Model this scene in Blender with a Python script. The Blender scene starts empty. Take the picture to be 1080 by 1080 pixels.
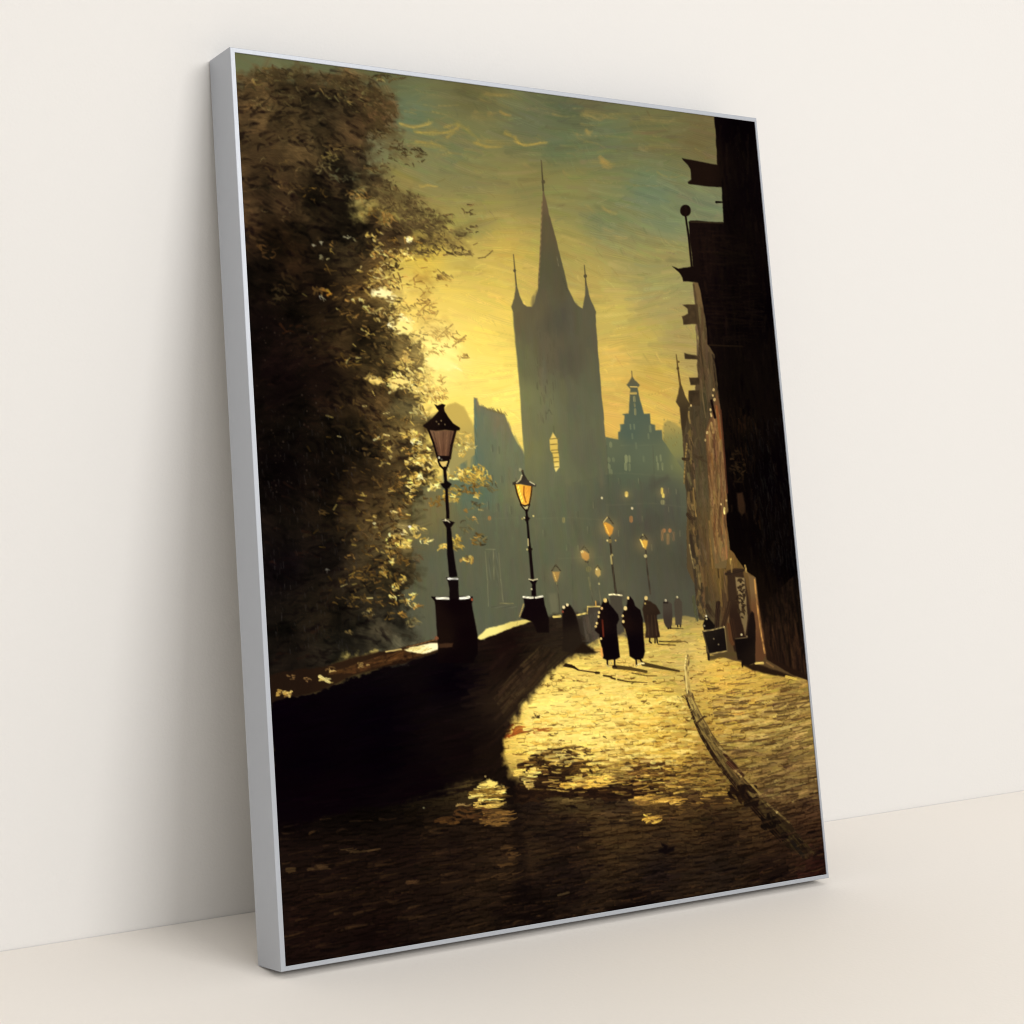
import bpy, bmesh, math
from mathutils import Vector
# materials and light levels
WALL_RGB = (.735, .716, .69); FLOOR_RGB = (.795, .748, .69); FRAME_RGB = (.405, .425, .46, 1); FRAME_METAL = .3
PAINT_SPEC = 0.0; PAINT_GAIN = 1.0; RELIEF = .0002
KEY_LOC = (2.1, -6.1, 3.7); KEY_W, KEY_H, KEY_POW = 3.6, 2.3, 225
FILL_LOC = (-1.6, -6.0, 2.6); FILL_POW = 66
AMB = .89; AMB_RGB = (1, .992, .98); AMB_LOW, AMB_HIGH = .2, 1.25
import numpy as np, math
# ---------------------------------------------------------------- the painted picture
# the picture is painted stroke by stroke into a grid of canvas points: colour, paint thickness and which motif lies on top
NX, NY = 780, 1120
rng = np.random.default_rng(11)
QUAD = [(248, 56.5), (797.5, 126), (874.5, 925), (302.5, 1019.5)]      # corners of the sketch sheet the motifs were drawn on
def homog(src, dst):
    A = []
    for (x, y), (u, v) in zip(src, dst):
        A.append([x, y, 1, 0, 0, 0, -u*x, -u*y]); A.append([0, 0, 0, x, y, 1, -v*x, -v*y])
    h = np.linalg.solve(np.array(A, float), np.array(dst, float).ravel())
    return np.append(h, 1).reshape(3, 3)
HM = homog(QUAD, [(0, 0), (NX-1, 0), (NX-1, NY-1), (0, NY-1)]); HI = np.linalg.inv(HM)
def warp(M, x, y):
    w = M[2, 0]*x + M[2, 1]*y + M[2, 2]
    return (M[0, 0]*x + M[0, 1]*y + M[0, 2])/w, (M[1, 0]*x + M[1, 1]*y + M[1, 2])/w
_gx, _gy = np.meshgrid(np.arange(NX, dtype=float), np.arange(NY, dtype=float))
SX, SY = [a.astype(np.float32) for a in warp(HI, _gx, _gy)]
COL = np.zeros((NY, NX, 3), np.float32); HGT = np.zeros((NY, NX), np.float32); IDS = np.zeros((NY, NX), np.int16)

def vnoise(cx, cy, seed):
    r = np.random.default_rng(seed); g = r.random((cy+3, cx+3)).astype(np.float32)
    x = np.linspace(0, cx, NX, endpoint=False); y = np.linspace(0, cy, NY, endpoint=False)
    xi = x.astype(int); yi = y.astype(int); fx = (x-xi); fy = (y-yi)
    fx = (fx*fx*(3-2*fx)).astype(np.float32)[None, :]; fy = (fy*fy*(3-2*fy)).astype(np.float32)[:, None]
    a = g[yi][:, xi]; b = g[yi][:, xi+1]; c = g[yi+1][:, xi]; d = g[yi+1][:, xi+1]
    return (a*(1-fx)+b*fx)*(1-fy) + (c*(1-fx)+d*fx)*fy - .5
def fbm(f, seed, asp=1.0, octs=4):
    o = 0
    for k in range(octs): o = o + vnoise(max(1, int(f*2**k)), max(1, int(f*asp*1.4*2**k)), seed+k)/(1.7**k)
    return o
WX = fbm(60, 5)*2.0; WY = fbm(60, 25)*2.0                             # unsteady hand: wobbles every drawn edge a little
N1 = fbm(14, 41); N2 = fbm(50, 61); N3 = fbm(150, 81, octs=2)
HS = fbm(8, 101, 9.0); VS = fbm(90, 121, .08)                           # streaks along and across

def bbox(x0, y0, x1, y1):
    cx, cy = warp(HM, np.array([x0, x1, x1, x0], float), np.array([y0, y0, y1, y1], float))
    a, b = int(max(0, cx.min()-1)), int(min(NX, cx.max()+2)); c, d = int(max(0, cy.min()-1)), int(min(NY, cy.max()+2))
    return (slice(c, d), slice(a, b)) if b > a and d > c else None
def seg_d2(X, Y, x0, y0, x1, y1):
    dx, dy = x1-x0, y1-y0; L = dx*dx+dy*dy+1e-9
    t = np.clip(((X-x0)*dx+(Y-y0)*dy)/L, 0, 1)
    return (X-x0-t*dx)**2+(Y-y0-t*dy)**2, t
def poly_mask(pts, soft=.6, rough=.5):
    p = np.array(pts, float)
    s = bbox(p[:, 0].min()-3-soft, p[:, 1].min()-3-soft, p[:, 0].max()+3+soft, p[:, 1].max()+3+soft)
    if s is None: return None, None
    X = SX[s]+WX[s]*rough; Y = SY[s]+WY[s]*rough
    ins = np.zeros(X.shape, bool); d2 = np.full(X.shape, 1e9, np.float32)
    for i in range(len(p)):
        (x0, y0), (x1, y1) = p[i-1], p[i]
        d2 = np.minimum(d2, seg_d2(X, Y, x0, y0, x1, y1)[0])
        if y0 != y1:
            c = ((y0 > Y) != (y1 > Y)) & (X < (x1-x0)*(Y-y0)/(y1-y0)+x0); ins ^= c
    d = np.sqrt(d2); sd = np.where(ins, d, -d)
    return s, np.clip(sd/(2*soft)+.5, 0, 1).astype(np.float32)
def field(ctrl, s=None, power=3.0):
    """smooth colour field through (x, y, r, g, b) samples"""
    X = SX if s is None else SX[s]; Y = SY if s is None else SY[s]
    num = 0; den = 0
    for x, y, r, g, b in ctrl:
        w = 1.0/((X-x)**2+(Y-y)**2+60.0)**(power/2)
        num = num + w[..., None]*np.array([r, g, b], np.float32); den = den + w
    return (num/den[..., None]).astype(np.float32)
def lay(s, m, col, idn=None, h=None):
    COL[s] = COL[s]*(1-m[..., None])+np.asarray(col, np.float32)*m[..., None]
    if idn is not None: IDS[s][m > .5] = idn
    if h is not None: HGT[s] = HGT[s]*(1-m)+h*m
def fill(pts, col, idn, soft=.6, rough=.5, h=.1, op=1.0, tex=0):
    s, m = poly_mask(pts, soft, rough)
    if s is None: return
    c = field(col, s) if isinstance(col, list) else np.broadcast_to(np.array(col, np.float32), m.shape+(3,))
    if tex: c = c*(1+tex*(N2[s]+.7*N3[s]))[..., None]
    lay(s, m*op, c, idn, h)
def stroke(x0, y0, x1, y1, w, col, idn=None, op=1.0, w1=None, bristle=.12, h=.35, bend=0, soft=.8, clip=None, dry=0, sq=False):
    if w1 is None: w1 = w
    r = max(w, w1)/2+1.5+abs(bend)
    s = bbox(min(x0, x1)-r, min(y0, y1)-r, max(x0, x1)+r, max(y0, y1)+r)
    if s is None: return
    X = SX[s]; Y = SY[s]
    dx, dy = x1-x0, y1-y0; L = math.hypot(dx, dy);
    if L < .3: dy = .3; L = math.hypot(dx, dy)
    ux, uy = dx/L, dy/L
    t = ((X-x0)*ux+(Y-y0)*uy)/L; a = (X-x0)*(-uy)+(Y-y0)*ux
    if bend: a = a-bend*4*t*(1-t)
    tc = np.clip(t, 0, 1); ww = (w+(w1-w)*tc)/2
    e = (t-tc)*L
    d = np.abs(a)+np.maximum(np.abs(e), 0) if sq else np.sqrt(a*a+e*e)
    m = np.clip((ww-d)/soft+.5, 0, 1)*op
    k = rng.random()*40
    br = np.sin(a*(7.0/max(w, 1.5))*2.2+k)+.6*np.sin(a*(13.0/max(w, 1.5))+k*3)
    if dry: m = m*np.clip(1.25-dry*(N3[s]*1.6+.35*br+tc*.8), 0, 1)
    if clip is not None: m = m*clip[s]
    c = np.array(col, np.float32)*(1+bristle*br)[..., None]
    COL[s] += (c-COL[s])*m[..., None]
    if idn is not None: IDS[s][m > .5] = idn
    if h: HGT[s] += (h*(.7+.3*br)*(1-.5*(d/(ww+.01))**2).clip(0, 1)-HGT[s]*.75)*m
def line(pts, w, col, idn=None, w1=None, **k):
    n = len(pts)-1; w1 = w if w1 is None else w1
    for i in range(n):
        stroke(*pts[i], *pts[i+1], w+(w1-w)*i/n, col, idn, w1=w+(w1-w)*(i+1)/n, **k)
def dot(x, y, r, col, idn=None, ry=None, **k):
    e = max((ry or r)-r, .15); k.setdefault('soft', .7); stroke(x, y-e, x, y+e, 2*r, col, idn, **k)
def hatch(pts, n, length, width, ang, ctrl, jit=.08, clip=True, op=.75, idn=None, bend=.6, bristle=.1, h=.35, dry=.5, soft=1.0, hue=4, rough=.5):
    """cover an area with n strokes; ang may be a function of (x, y)"""
    p = np.array(pts, float); s, m = poly_mask(pts, .6, rough)
    if s is None: return
    full = np.zeros((NY, NX), np.float32); full[s] = m
    idx = np.argwhere(m > .3)
    if not len(idx): return
    F = field(ctrl, s) if isinstance(ctrl, list) else None
    for i in rng.integers(0, len(idx), n):
        q = idx[i]; x = float(SX[s][tuple(q)]); y = float(SY[s][tuple(q)])
        a = ang(x, y) if callable(ang) else ang
        a += rng.normal(0, .09); L = length*rng.uniform(.5, 1.5)/2; w = width*rng.uniform(.5, 1.4)
        c = F[tuple(q)] if F is not None else np.array(ctrl(x, y), float)
        c = c*(1+rng.normal(0, jit))+rng.normal(0, hue, 3)*np.clip(c.mean()/120, .15, 1)
        stroke(x-math.cos(a)*L, y-math.sin(a)*L, x+math.cos(a)*L, y+math.sin(a)*L, w, np.clip(c, 1, 255), idn,
               op=op, bend=rng.normal(0, bend), clip=full if clip else None, bristle=bristle, h=h, dry=dry, soft=soft, w1=w*rng.uniform(.4, 1))
def scatter(cx, cy, rx, ry, n, L, w, cols, ang=0, aj=.5, idn=None, op=.9, dry=.3, bristle=.1, h=.5, bend=.8, jit=.12, soft=.8):
    for i in range(n):
        r = math.sqrt(rng.random()); t = rng.random()*6.283
        x = cx+rx*r*math.cos(t); y = cy+ry*r*math.sin(t); a = ang+rng.normal(0, aj); l = L*rng.uniform(.4, 1.3)/2; ww = w*rng.uniform(.8, 1.7)
        c = np.array(cols[rng.integers(len(cols))], float)*(1+rng.normal(0, jit))
        stroke(x-l*math.cos(a), y-l*math.sin(a), x+l*math.cos(a), y+l*math.sin(a), ww, np.clip(c, 1, 255), idn, op=op, dry=dry, bristle=bristle, h=h, bend=float(np.clip(rng.normal(0, bend), -1.5, 1.5))*min(1, l/5), w1=ww*.5, soft=soft)
MOTIFS = ['sky']
def motif(name):
    MOTIFS.append(name); return len(MOTIFS)-1
# ---- sky
SKY = [(255,65,98,106,80),(330,80,96,102,76),(400,80,92,96,70),(500,95,98,98,68),(620,105,96,96,72),(430,122,97,113,91),(390,160,112,116,88),(560,130,100,108,84),(480,160,110,118,88),
(700,140,105,106,74),(742,145,104,98,68),(640,145,100,112,86),(600,115,88,98,76),(590,150,96,110,84),(690,200,104,122,98),(705,232,112,124,94),(745,215,112,122,96),(500,185,124,124,84),(450,175,120,124,88),(430,200,136,126,76),(415,225,150,134,72),
(600,200,128,128,82),(560,195,128,124,80),(640,230,114,121,86),(700,270,140,132,82),(500,235,142,136,80),(530,270,188,164,80),(450,275,208,180,76),(490,265,180,160,82),(480,320,216,186,85),(535,330,224,194,90),(500,360,235,205,92),
(520,395,246,216,104),(540,420,246,218,108),(465,372,252,232,140),(440,385,250,225,120),(440,330,218,184,82),(650,330,184,164,84),(700,320,156,142,86),(690,290,142,136,84),(650,380,204,172,84),(640,445,208,168,82),(700,400,192,160,76),(680,360,180,158,80),(600,270,158,146,80),
(620,300,170,150,80),(720,350,152,138,80),(720,300,140,134,84),(470,430,240,212,100),(420,430,225,190,95),(690,440,205,170,80),(735,380,160,140,82),(520,300,205,178,84),(560,300,190,165,82)]
ALL = [(246,54),(800,124),(878,928),(301,1023)]
fill(ALL, SKY, 0, h=.05)
SKYP = [(246,54),(800,124),(812,300),(760,470),(560,490),(420,500),(245,300)]
hatch(SKYP, 3000, 26, 4.2, lambda x, y: .16+.25*math.sin(x*.02+y*.03)-.1*(y > 300), SKY, .055, op=.42, hue=4, soft=2.2, bristle=.06, h=.3)
hatch(SKYP, 1500, 9, 1.4, lambda x, y: .3+.8*math.sin(x*.03+y*.05), SKY, .075, op=.42, hue=5, bristle=.08, h=.4)
CL = (186,162,78)
for x, y, L in [(430,133,40),(470,138,60),(500,146,60),(545,150,60),(455,152,40),(530,100,40),(520,122,40),(640,120,50),(700,124,40),(640,170,24),(630,219,40),(645,246,40),(420,140,50),(560,146,30)]:
    stroke(x-L/2, y-1, x+L/2, y+3, 6, (134,126,78), 0, op=.28, soft=4, dry=.5, bend=rng.normal(0,2), w1=2, h=.2)
for pts, w, c, o in [([(423,129),(436,134),(452,131),(455,128)],1.6,(205,180,92),.85),([(424,130),(438,132.5),(453,129)],2.2,(150,138,80),.6),([(440,139),(455,140),(473,139),(482,135)],1.8,CL,.8),([(472,144),(482,136),(484,131)],2,(165,145,78),.7),
  ([(484,131),(494,136),(501,143)],2.4,(150,138,74),.7),([(470,133),(484,130)],1.8,(165,148,78),.7),([(452,131),(462,138)],1.6,(150,138,75),.6),([(440,148),(456,149),(471,155)],1.8,(165,146,76),.65),([(448,152),(460,156)],1.2,(150,138,75),.6),
  ([(502,150),(512,154),(530,152)],2,(172,150,76),.7),([(505,146),(518,150)],1.4,(150,135,75),.6),([(533,139),(543,143),(548,149)],2,(172,150,74),.75),([(545,149),(555,152.5),(568,150.5),(578,149)],1.6,(195,168,82),.85),([(565,143),(577,148)],1.3,(140,130,78),.6),
  ([(525,151),(542,152)],2.4,(128,120,74),.5),([(513,98),(526,100),(542,99)],1.8,(150,134,78),.6),([(506,103),(518,108)],1.5,(145,130,76),.55),([(515,118),(521,120)],2.4,(155,135,80),.6),([(530,118),(538,121)],2.8,(165,140,76),.6),([(500,123),(512,126)],1.8,(130,122,80),.5),
  ([(615,118),(623,121),(632,125)],1.4,(178,160,98),.8),([(632,125),(640,121),(652,123)],2,(142,130,84),.6),([(618,116),(640,118)],4,(128,120,80),.4),([(618,139),(625,139)],3,(168,146,84),.7),([(608,139),(611,140)],2,(150,134,84),.5),
  ([(634,165),(643,170)],2.4,(180,150,82),.8),([(636,170),(646,174)],2.4,(170,142,78),.7),([(638,174),(644,176)],1.6,(172,144,80),.7),([(676,154),(685,157)],1.6,(150,140,96),.6),([(683,124),(705,126),(712,123)],2,(138,128,86),.5),
  ([(620,217),(628,221)],2,(150,136,84),.55),([(638,217),(645,222),(652,225)],2.2,(158,140,84),.6),([(640,242),(647,243)],2,(150,136,84),.5),([(652,249),(662,251)],2.2,(160,142,88),.6),([(611,250),(618,252)],1.8,(158,142,84),.5),([(626,251),(634,253)],1.8,(158,142,84),.5),
  ([(445,197),(452,193),(462,196)],1.5,(186,164,84),.7),([(502,180),(508,182)],2,(150,140,86),.5),([(460,163),(476,163)],2,(146,134,82),.45),([(553,172),(562,175)],1.5,(150,136,84),.5),([(410,137),(430,140)],2,(150,138,84),.5),
  ([(410,150),(440,146)],2,(140,132,84),.4),([(650,378),(646,386)],2,(220,196,110),.5),([(500,290),(513,291)],2,(214,188,96),.5),([(640,372),(650,380)],2,(210,185,96),.4)]:
    [line([(x+rng.normal(0,1.5), y+rng.normal(0,1.3)) for x, y in pts], w*rng.uniform(.5,1.3), c, 0, op=o*.34, dry=.5, h=.3, bend=.4, soft=2.2, w1=w*.4) for _ in range(5)]
for i in range(70):
    x = rng.uniform(425, 740); y = rng.uniform(88, 165)+(x-425)*.12; L = rng.uniform(8, 30)
    stroke(x, y, x+L, y+rng.normal(2.5, 2), rng.uniform(1.2, 3), (150,136,82) if rng.random() < .6 else (120,118,80), 0, op=rng.uniform(.18,.42), soft=1.8, dry=.8, bend=rng.normal(0,1.6), w1=.8, h=.3)
dk_sky = np.clip((300-SY)/120, 0, 1)*(IDS == 0); COL *= 1-dk_sky[..., None]*np.array([.04, .08, .16], np.float32)
# ---- distant town in the mist
dome = motif('dome'); fill([(468,500),(468,432),(472,427),(481,425),(490,428.5),(495.6,439.7),(501,449.4),(510,500),(505,540),(468,540)], [(480,430,188,162,80),(480,500,150,138,82),(500,530,118,116,82)], dome, 1.2)
gable = motif('gabled_hall')
GB = [(680,430,74,86,72),(670,410,80,84,66),(668,400,90,84,60),(665,455,76,88,74),(690,455,82,90,72),(650,470,92,98,74),(700,480,92,98,74),(680,480,90,98,76),(660,500,84,92,72),(720,480,120,120,74),(700,520,80,82,68),(650,530,84,84,68),(690,560,78,76,64),(730,600,74,72,60),(620,560,90,90,72),(700,620,80,78,66),(640,620,92,90,72),(570,620,98,98,76)]
fill([(700,475),(700.6,446),(706,442.5),(714.4,446),(722,451),(735,500),(735,520),(695,520)], [(710,444,158,140,76),(712,470,124,122,74),(712,500,92,96,76)], gable, 1.5, 1)
for i in range(26): dot(rng.uniform(700,721), rng.uniform(442,470), 1, (132,118,66), None, op=.5)
fill([(639.4,461),(646,462),(653,463.3),(653,455.7),(655.4,455),(655.4,447.4),(659.6,446.7),(659.6,438),(658,437),(658,436),(664,436),(666,410),(664.4,408.5),(661.7,405.7),(665,402),(668,396.7),(671,401),(676.2,405.7),(673.5,408.5),(674,412),(680.4,436),(686.7,436),(686.7,438),(687.4,446.7),(692.2,448),(693,453.6),(699.2,453.6),(700,463),(725,500),(735,560),(745,640),(745,690),(560,690),(560,600),(600,530),(637,480)], GB, gable, .7, .4)
line([(667.5,391),(668,398)], .9, (96,88,56), gable); line([(666,407.6),(673,407.8)], 1.3, (176,150,80), gable, h=.2); line([(666.5,414.5),(672,414.5)], 2.4, (180,154,82), gable)
for x, y, w, hh in [(670,420.5,2.6,5),(670.3,427,1.8,3),(671,434,2.2,6)]: stroke(x,y-hh/2,x+.4,y+hh/2,w,(150,140,90),gable,op=.6,sq=True)
for x, y, w, hh, o in [(666,450,1.6,5,.3),(670,450,1.6,5,.3),(656,450,2,5,.2),(687,452,2.6,6,.3),(661.5,484,3.5,6,.6),(665,484,2.5,6,.45),(661,492,3,7,.5),(665,493,2,7,.4),(694,484,2,5,.3),(698,483,2,6,.35),(695,492,2,7,.4),(700,492,2,7,.4),(645,469,3,4,.4),(643,485,3.5,3,.3),(648,485,3,3,.25),(643,492,4,3,.4),(645,498,4,4,.35),(680,484,2.5,5,.15),(685,460,2,5,.25),(710,493,2,4,.2),(668,460,2,5,.2),(672,470,2,6,.15)]:
    stroke(x,y-hh/2,x+.4,y+hh/2,w,(150,152,104),gable,op=o,sq=True)
far = motif('riverside_house')
FB = [(505,425,118,106,80),(530,445,112,106,78),(502,440,96,108,86),(503,480,93,107,88),(512,470,100,108,84),(530,480,110,112,82),(505,520,92,108,88),(540,520,108,110,80),(520,580,98,100,78),(470,600,96,98,78),(450,660,92,92,74),(540,640,94,96,76),(590,600,96,98,76),(500,650,92,96,78),(420,600,88,84,62),(430,540,110,102,66),(460,540,118,108,70)]
fill([(500.4,419.6),(503.9,420),(505.3,427),(515,430.7),(523,432.8),(533,437),(535.8,444),(540,455),(554,480),(600,520),(620,700),(400,720),(400,520),(470,510),(502,490)], FB, far, .8, .5)
line([(501.6,422),(502.4,450),(503,500)], 2.4, (88,106,90), far, op=.6)
for i in range(30): x = rng.uniform(508,534); line([(x,430+(x-508)*.25+rng.normal(0,1.5)-1),(x+rng.uniform(1,3),431+(x-508)*.3)], .9, (110,96,56), None, op=.6)
hatch([(500,420),(515,431),(534,438),(556,482),(600,520),(620,690),(420,690),(420,520),(470,500),(502,480)], 900, 18, 3.5, 1.55, FB, .03, op=.4, soft=2, bristle=.04, h=.15)
tower = motif('church_tower')
TW = [(573,210,96,80,56),(580,240,84,74,52),(585,290,80,76,54),(560,330,90,82,60),(545,330,96,88,60),(590,340,76,72,58),(620,340,84,80,60),(555,380,98,96,66),(580,370,90,82,62),(600,380,80,76,60),(630,400,88,88,66),(552,420,112,112,74),(575,430,106,106,74),(610,430,90,90,68),(560,480,112,112,74),(590,500,104,106,78),(620,480,92,92,70),(560,540,104,106,80),(600,540,96,98,74),(640,540,90,90,70),(560,600,98,100,78),(600,620,96,96,76),(530,560,104,108,80)]
fill([(571,168.3),(571.8,168.3),(572.8,181),(574.2,199),(575.5,206),(579.7,224),(588,254.4),(595.7,285),(599.9,302.8),(606.8,318),(610,322),(615,325),(618,311),(618.3,296),(619.2,296),(622,310),(629.7,328.5),(629,332),(631,358),(634,397),(637.4,432),(639.4,461),(644,520),(648,600),(648,660),(560,660),(556,520),(553.7,479.7),(550.6,439),(548.5,404),(545.7,373.6),(542.2,341.7),(541.5,327.8),(540,323),(543,314),(544.6,299),(545.3,299),(548.5,311),(552.6,320),(556.8,323.3),(561.7,323),(565,318),(568.2,302.8),(568.6,289),(570.7,257),(572,229.4),(573.2,201.7),(573,190)], TW, tower, .6, .3)
for p, w in [([(571.3,168),(573.6,200)],1.0),([(542.2,268),(545,300)],.9),([(617.2,279),(619,300)],.9)]: line(p, w, (84,76,50), tower, w1=w*1.8)
for x, y, r in [(573.6,191,2.0),(543.4,285,1.5),(618.2,290.5,1.8)]: dot(x, y, r, (78,70,46), tower)
TWP = [(574,215),(598,303),(612,323),(628,335),(640,470),(645,640),(562,640),(555,480),(543,330),(556,325),(569,300)]
hatch(TWP, 700, 22, 4.5, 1.50, TW, .03, op=.3, soft=3, bristle=.03, h=.12)
line([(572.4,212),(570.6,262),(568.8,300)], 1.4, (112,92,62), tower, op=.7); line([(541.5,330),(549,408),(553.5,476)], 1.4, (128,124,78), tower, op=.45)
line([(588,270),(590,280)], 1, (120,112,84), tower, op=.5); line([(594,292),(599,306)], 1.2, (70,66,48), tower, op=.6)
for i in range(60): x = rng.uniform(566,588); y = rng.uniform(345,450); line([(x,y),(x+.6,y+rng.uniform(3,9))], 1, (84,78,58), tower, op=.35)
line([(577,437),(580,432),(583,437)], 1.3, (84,84,60), tower, op=.6)
fill([(584,456),(580.6,464),(581.2,475),(583.8,479),(585.4,494),(587,498),(590.6,493),(590.2,480),(589.2,474),(588.6,464)], [(584,460,220,190,100),(586,470,208,176,80),(587,485,220,184,82),(587,495,244,222,130)], tower, .6, .3, h=.4)
for y in (462.5,468.4,474.5,477.5,482.5,487,492.4): line([(580.6+(y-462)*.15,y+.6),(590,y)], 1.1, (112,98,52), tower, op=.8)
# mist over the town: long soft vertical drags
MIST = [(x, y, r, g, b) for x, y, r, g, b in FB[8:]+GB[8:]+[(560,520,106,108,80),(590,560,100,102,78),(600,640,94,94,74)]]   # mist tone
hatch([(555,520),(645,500),(722,520),(735,650),(430,690),(440,600),(500,540)], 1300, 22, 4.5, 1.5, MIST, .025, op=.3, soft=2.5, bristle=.03, h=.12)
# a thin cool glaze deepens the mist toward the street
gl = np.clip((SY-440)/150, 0, 1)*.13*((IDS == far) | (IDS == gable) | (IDS == tower))
COL *= 1-gl[..., None]*np.array([1, .97, 1.15], np.float32)
for x, y, h_ in [(520,470,6),(527,472,6),(513,500,6),(520,502,6),(530,503,6),(545,505,6),(516,530,7),(526,532,7),(540,535,7),(600,575,6),(612,576,6),(575,560,6),(622,556,7),(610,540,6),(628,530,6),(655,560,6),(690,575,6),(720,560,6),(680,545,5),(655,505,5),(708,515,5),(716,516,5),(708,535,5),(676,505,5)]:
    stroke(x, y, x+.5, y+h_, 2.6, (74,74,58), None, op=.28, sq=True, soft=1.2, h=.1); line([(x-1.4,y),(x-1.2,y+h_)], .8, (128,124,88), None, op=.35, h=.1)
for q_ in ([(560,548),(600,546),(640,549)],[(641,500),(660,499),(726,504)],[(641,533),(690,531),(730,536)],[(590,590),(640,588)],[(505,515),(552,513)],[(505,548),(556,546)],[(656,470),(700,469)]): line(q_, 1.4, (114,112,82), None, op=.15, dry=.6, h=.05, soft=1.5)
for q_ in ([(641,470),(645,560),(648,620)],[(690,470),(694,560),(697,640)],[(575,600),(577,648)],[(604,596),(606,640)]): line(q_, 1.0, (70,70,54), None, op=.3, dry=.5, h=.1)
# window frames and quay seen through the mist
for p in ([(512.5,582),(515,612),(516,640)],[(521,580),(522,612)],[(527,584),(529,612),(531.5,635)],[(513,580),(523,580)]): line(p, 1, (122,118,86), far, op=.55)
line([(517,590),(518,612)], 2.2, (86,88,72), far, op=.5); line([(525,584),(526,618)], 2.2, (86,88,72), far, op=.4); line([(528.5,637),(542,637.3)], 1.4, (128,120,78), far, op=.7); line([(520,641),(545,641)], 2.4, (84,84,68), far, op=.5)
for x, y, rx, ry, c in [(517,547,1.8,2.4,(146,108,62)),(662,521.5,1.8,3,(206,176,88)),(662,523,1,1.5,(240,214,120)),(667,548,1.8,3.6,(146,104,62)),(668,536.4,1.2,.8,(220,200,150)),(636,525.5,1.1,.9,(220,205,150)),(702,560,1.7,2.2,(146,100,62)),(708,560,1.7,2.2,(150,100,62)),(700,565,1.3,6,(112,88,60)),(706,569,1.6,6,(110,90,62)),(712,566,1.2,5,(96,80,60)),(595.5,549,1.6,3,(126,118,74)),(699.7,518,1.3,3.5,(206,180,84)),(701,523,1.4,2.4,(220,196,96)),(700.5,530,2.5,.8,(120,116,80))]:
    dot(x, y, rx, c, gable if x > 600 else far, ry=ry, soft=1.2, h=.35, op=.9)
fill([(686,505),(690,502),(694,507),(706,502),(708,507),(696,512),(690,520),(687,515)], (72,68,56), gable, 2, 1, op=.5)
# ---- tree
tree = motif('tree')
dk = [(258,140,58,44,28),(300,110,72,56,34),(330,150,66,52,32),(370,95,80,62,38),(290,200,44,32,20),(340,210,40,30,18),(380,180,66,52,34),(400,230,48,36,22),(280,280,34,23,15),(300,260,40,26,14),(330,300,30,20,12),(370,270,50,40,24),(400,300,70,52,26),(300,400,14,7,7),(280,350,18,10,9),(340,400,20,12,9),(370,350,48,36,20),(400,380,66,52,28),(400,430,48,36,20),(430,450,70,58,32),(300,500,10,5,6),(350,500,22,14,10),(380,520,44,32,18),(400,540,56,44,24),(300,600,10,6,8),(350,590,18,13,11),(390,600,44,36,22),(410,600,64,54,32),(350,640,32,25,17),(310,690,22,17,13),(370,690,40,36,27),(410,660,58,52,38),(430,680,76,72,54),(430,560,84,74,44),(390,130,66,48,30),(350,110,78,62,40)]
T0 = [(225,118),(246,114),(258,104),(264,90),(278,83),(300,82),(330,84),(352,88),(372,92),(392,94),(402,110),(400,130),(392,142),(388,152),(390,166),(396,172),(392,195),(382,215),(405,232),(430,240),(420,255),(402,262),(396,280),(396,304),(412,318),(424,334),(432,352),(444,372),(448,392),(440,410),(446,430),(452,444),(440,470),(448,490),(455,510),(440,530),(432,560),(430,590),(432,620),(436,650),(440,676),(425,686),(372,697),(330,712),(284,730),(225,730)]
s, m = poly_mask(T0, 20, 6.0)
up = np.clip((290-SY[s])/120, 0, 1)
G1n = fbm(9, 301); G2n = fbm(26, 321, .55)
cov = (m-.5)*1.9+.5+.55*G1n[s]+.8*G2n[s]+.45*N2[s]+.3*N3[s]+.16-.02*up
cov = np.clip((cov-.5)/(.34+.4*up)+.5, 0, 1)*(.98-.1*up)*np.clip(m*12-.6, 0, 1)
tone = 1+(.9+.4*up)*(G2n[s]*.8+G1n[s]*.6)+.5*N2[s]+.35*N3[s]+.3*HS[s]
cov = np.maximum(cov, np.clip((SY[s]-625)/30, 0, 1)*np.clip(m*3-1.1, 0, 1)*.95)
lay(s, cov.astype(np.float32), field(dk, s)*np.clip(tone, .3, 1.9)[..., None], tree, .4)
full = np.zeros((NY, NX), np.float32); full[s] = cov
q0 = lambda q: (q[0]+s[0].start, q[1]+s[1].start)
def brush(n, L, w, op, jit, ang, pick=None, soft=2.5, dry=.6, bend=1.2):
    F = field(dk, s); idx = np.argwhere(full[s] > .35)
    for i in rng.integers(0, len(idx), n):
        q = tuple(idx[i]); x = float(SX[s][q]); y = float(SY[s][q])
        c = pick(x, y) if pick else F[q]
        if c is None: continue
        c = np.array(c, float)*(1+rng.normal(0, jit))*np.clip(1+1.2*G2n[q0(q)]+.5*G1n[q0(q)], .4, 1.7); a = ang(x, y); l = L*rng.uniform(.4, 1.4)/2; ww = w*rng.uniform(.5, 1.5)
        stroke(x-l*math.cos(a), y-l*math.sin(a), x+l*math.cos(a), y+l*math.sin(a), ww, np.clip(c, 1, 255), tree if op > .5 else None, op=op, soft=soft, dry=dry, bend=rng.normal(0, bend), w1=ww*.5, bristle=.16, h=.5)
flow = lambda x, y: .12+.45*math.sin(x*.03+y*.021)+rng.normal(0, .3)
brush(1700, 24, 6.5, .32, .2, flow, None, 3.5, .4)
brush(900, 12, 3.4, .5, .3, flow, lambda x, y: (10,5,5) if (x < 400 or rng.random() < .4) else None, 1.8)
brush(1300, 9, 2.8, .36, .3, lambda x, y: rng.uniform(-.4, .9), None, 1.8, .5, .8)
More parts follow.
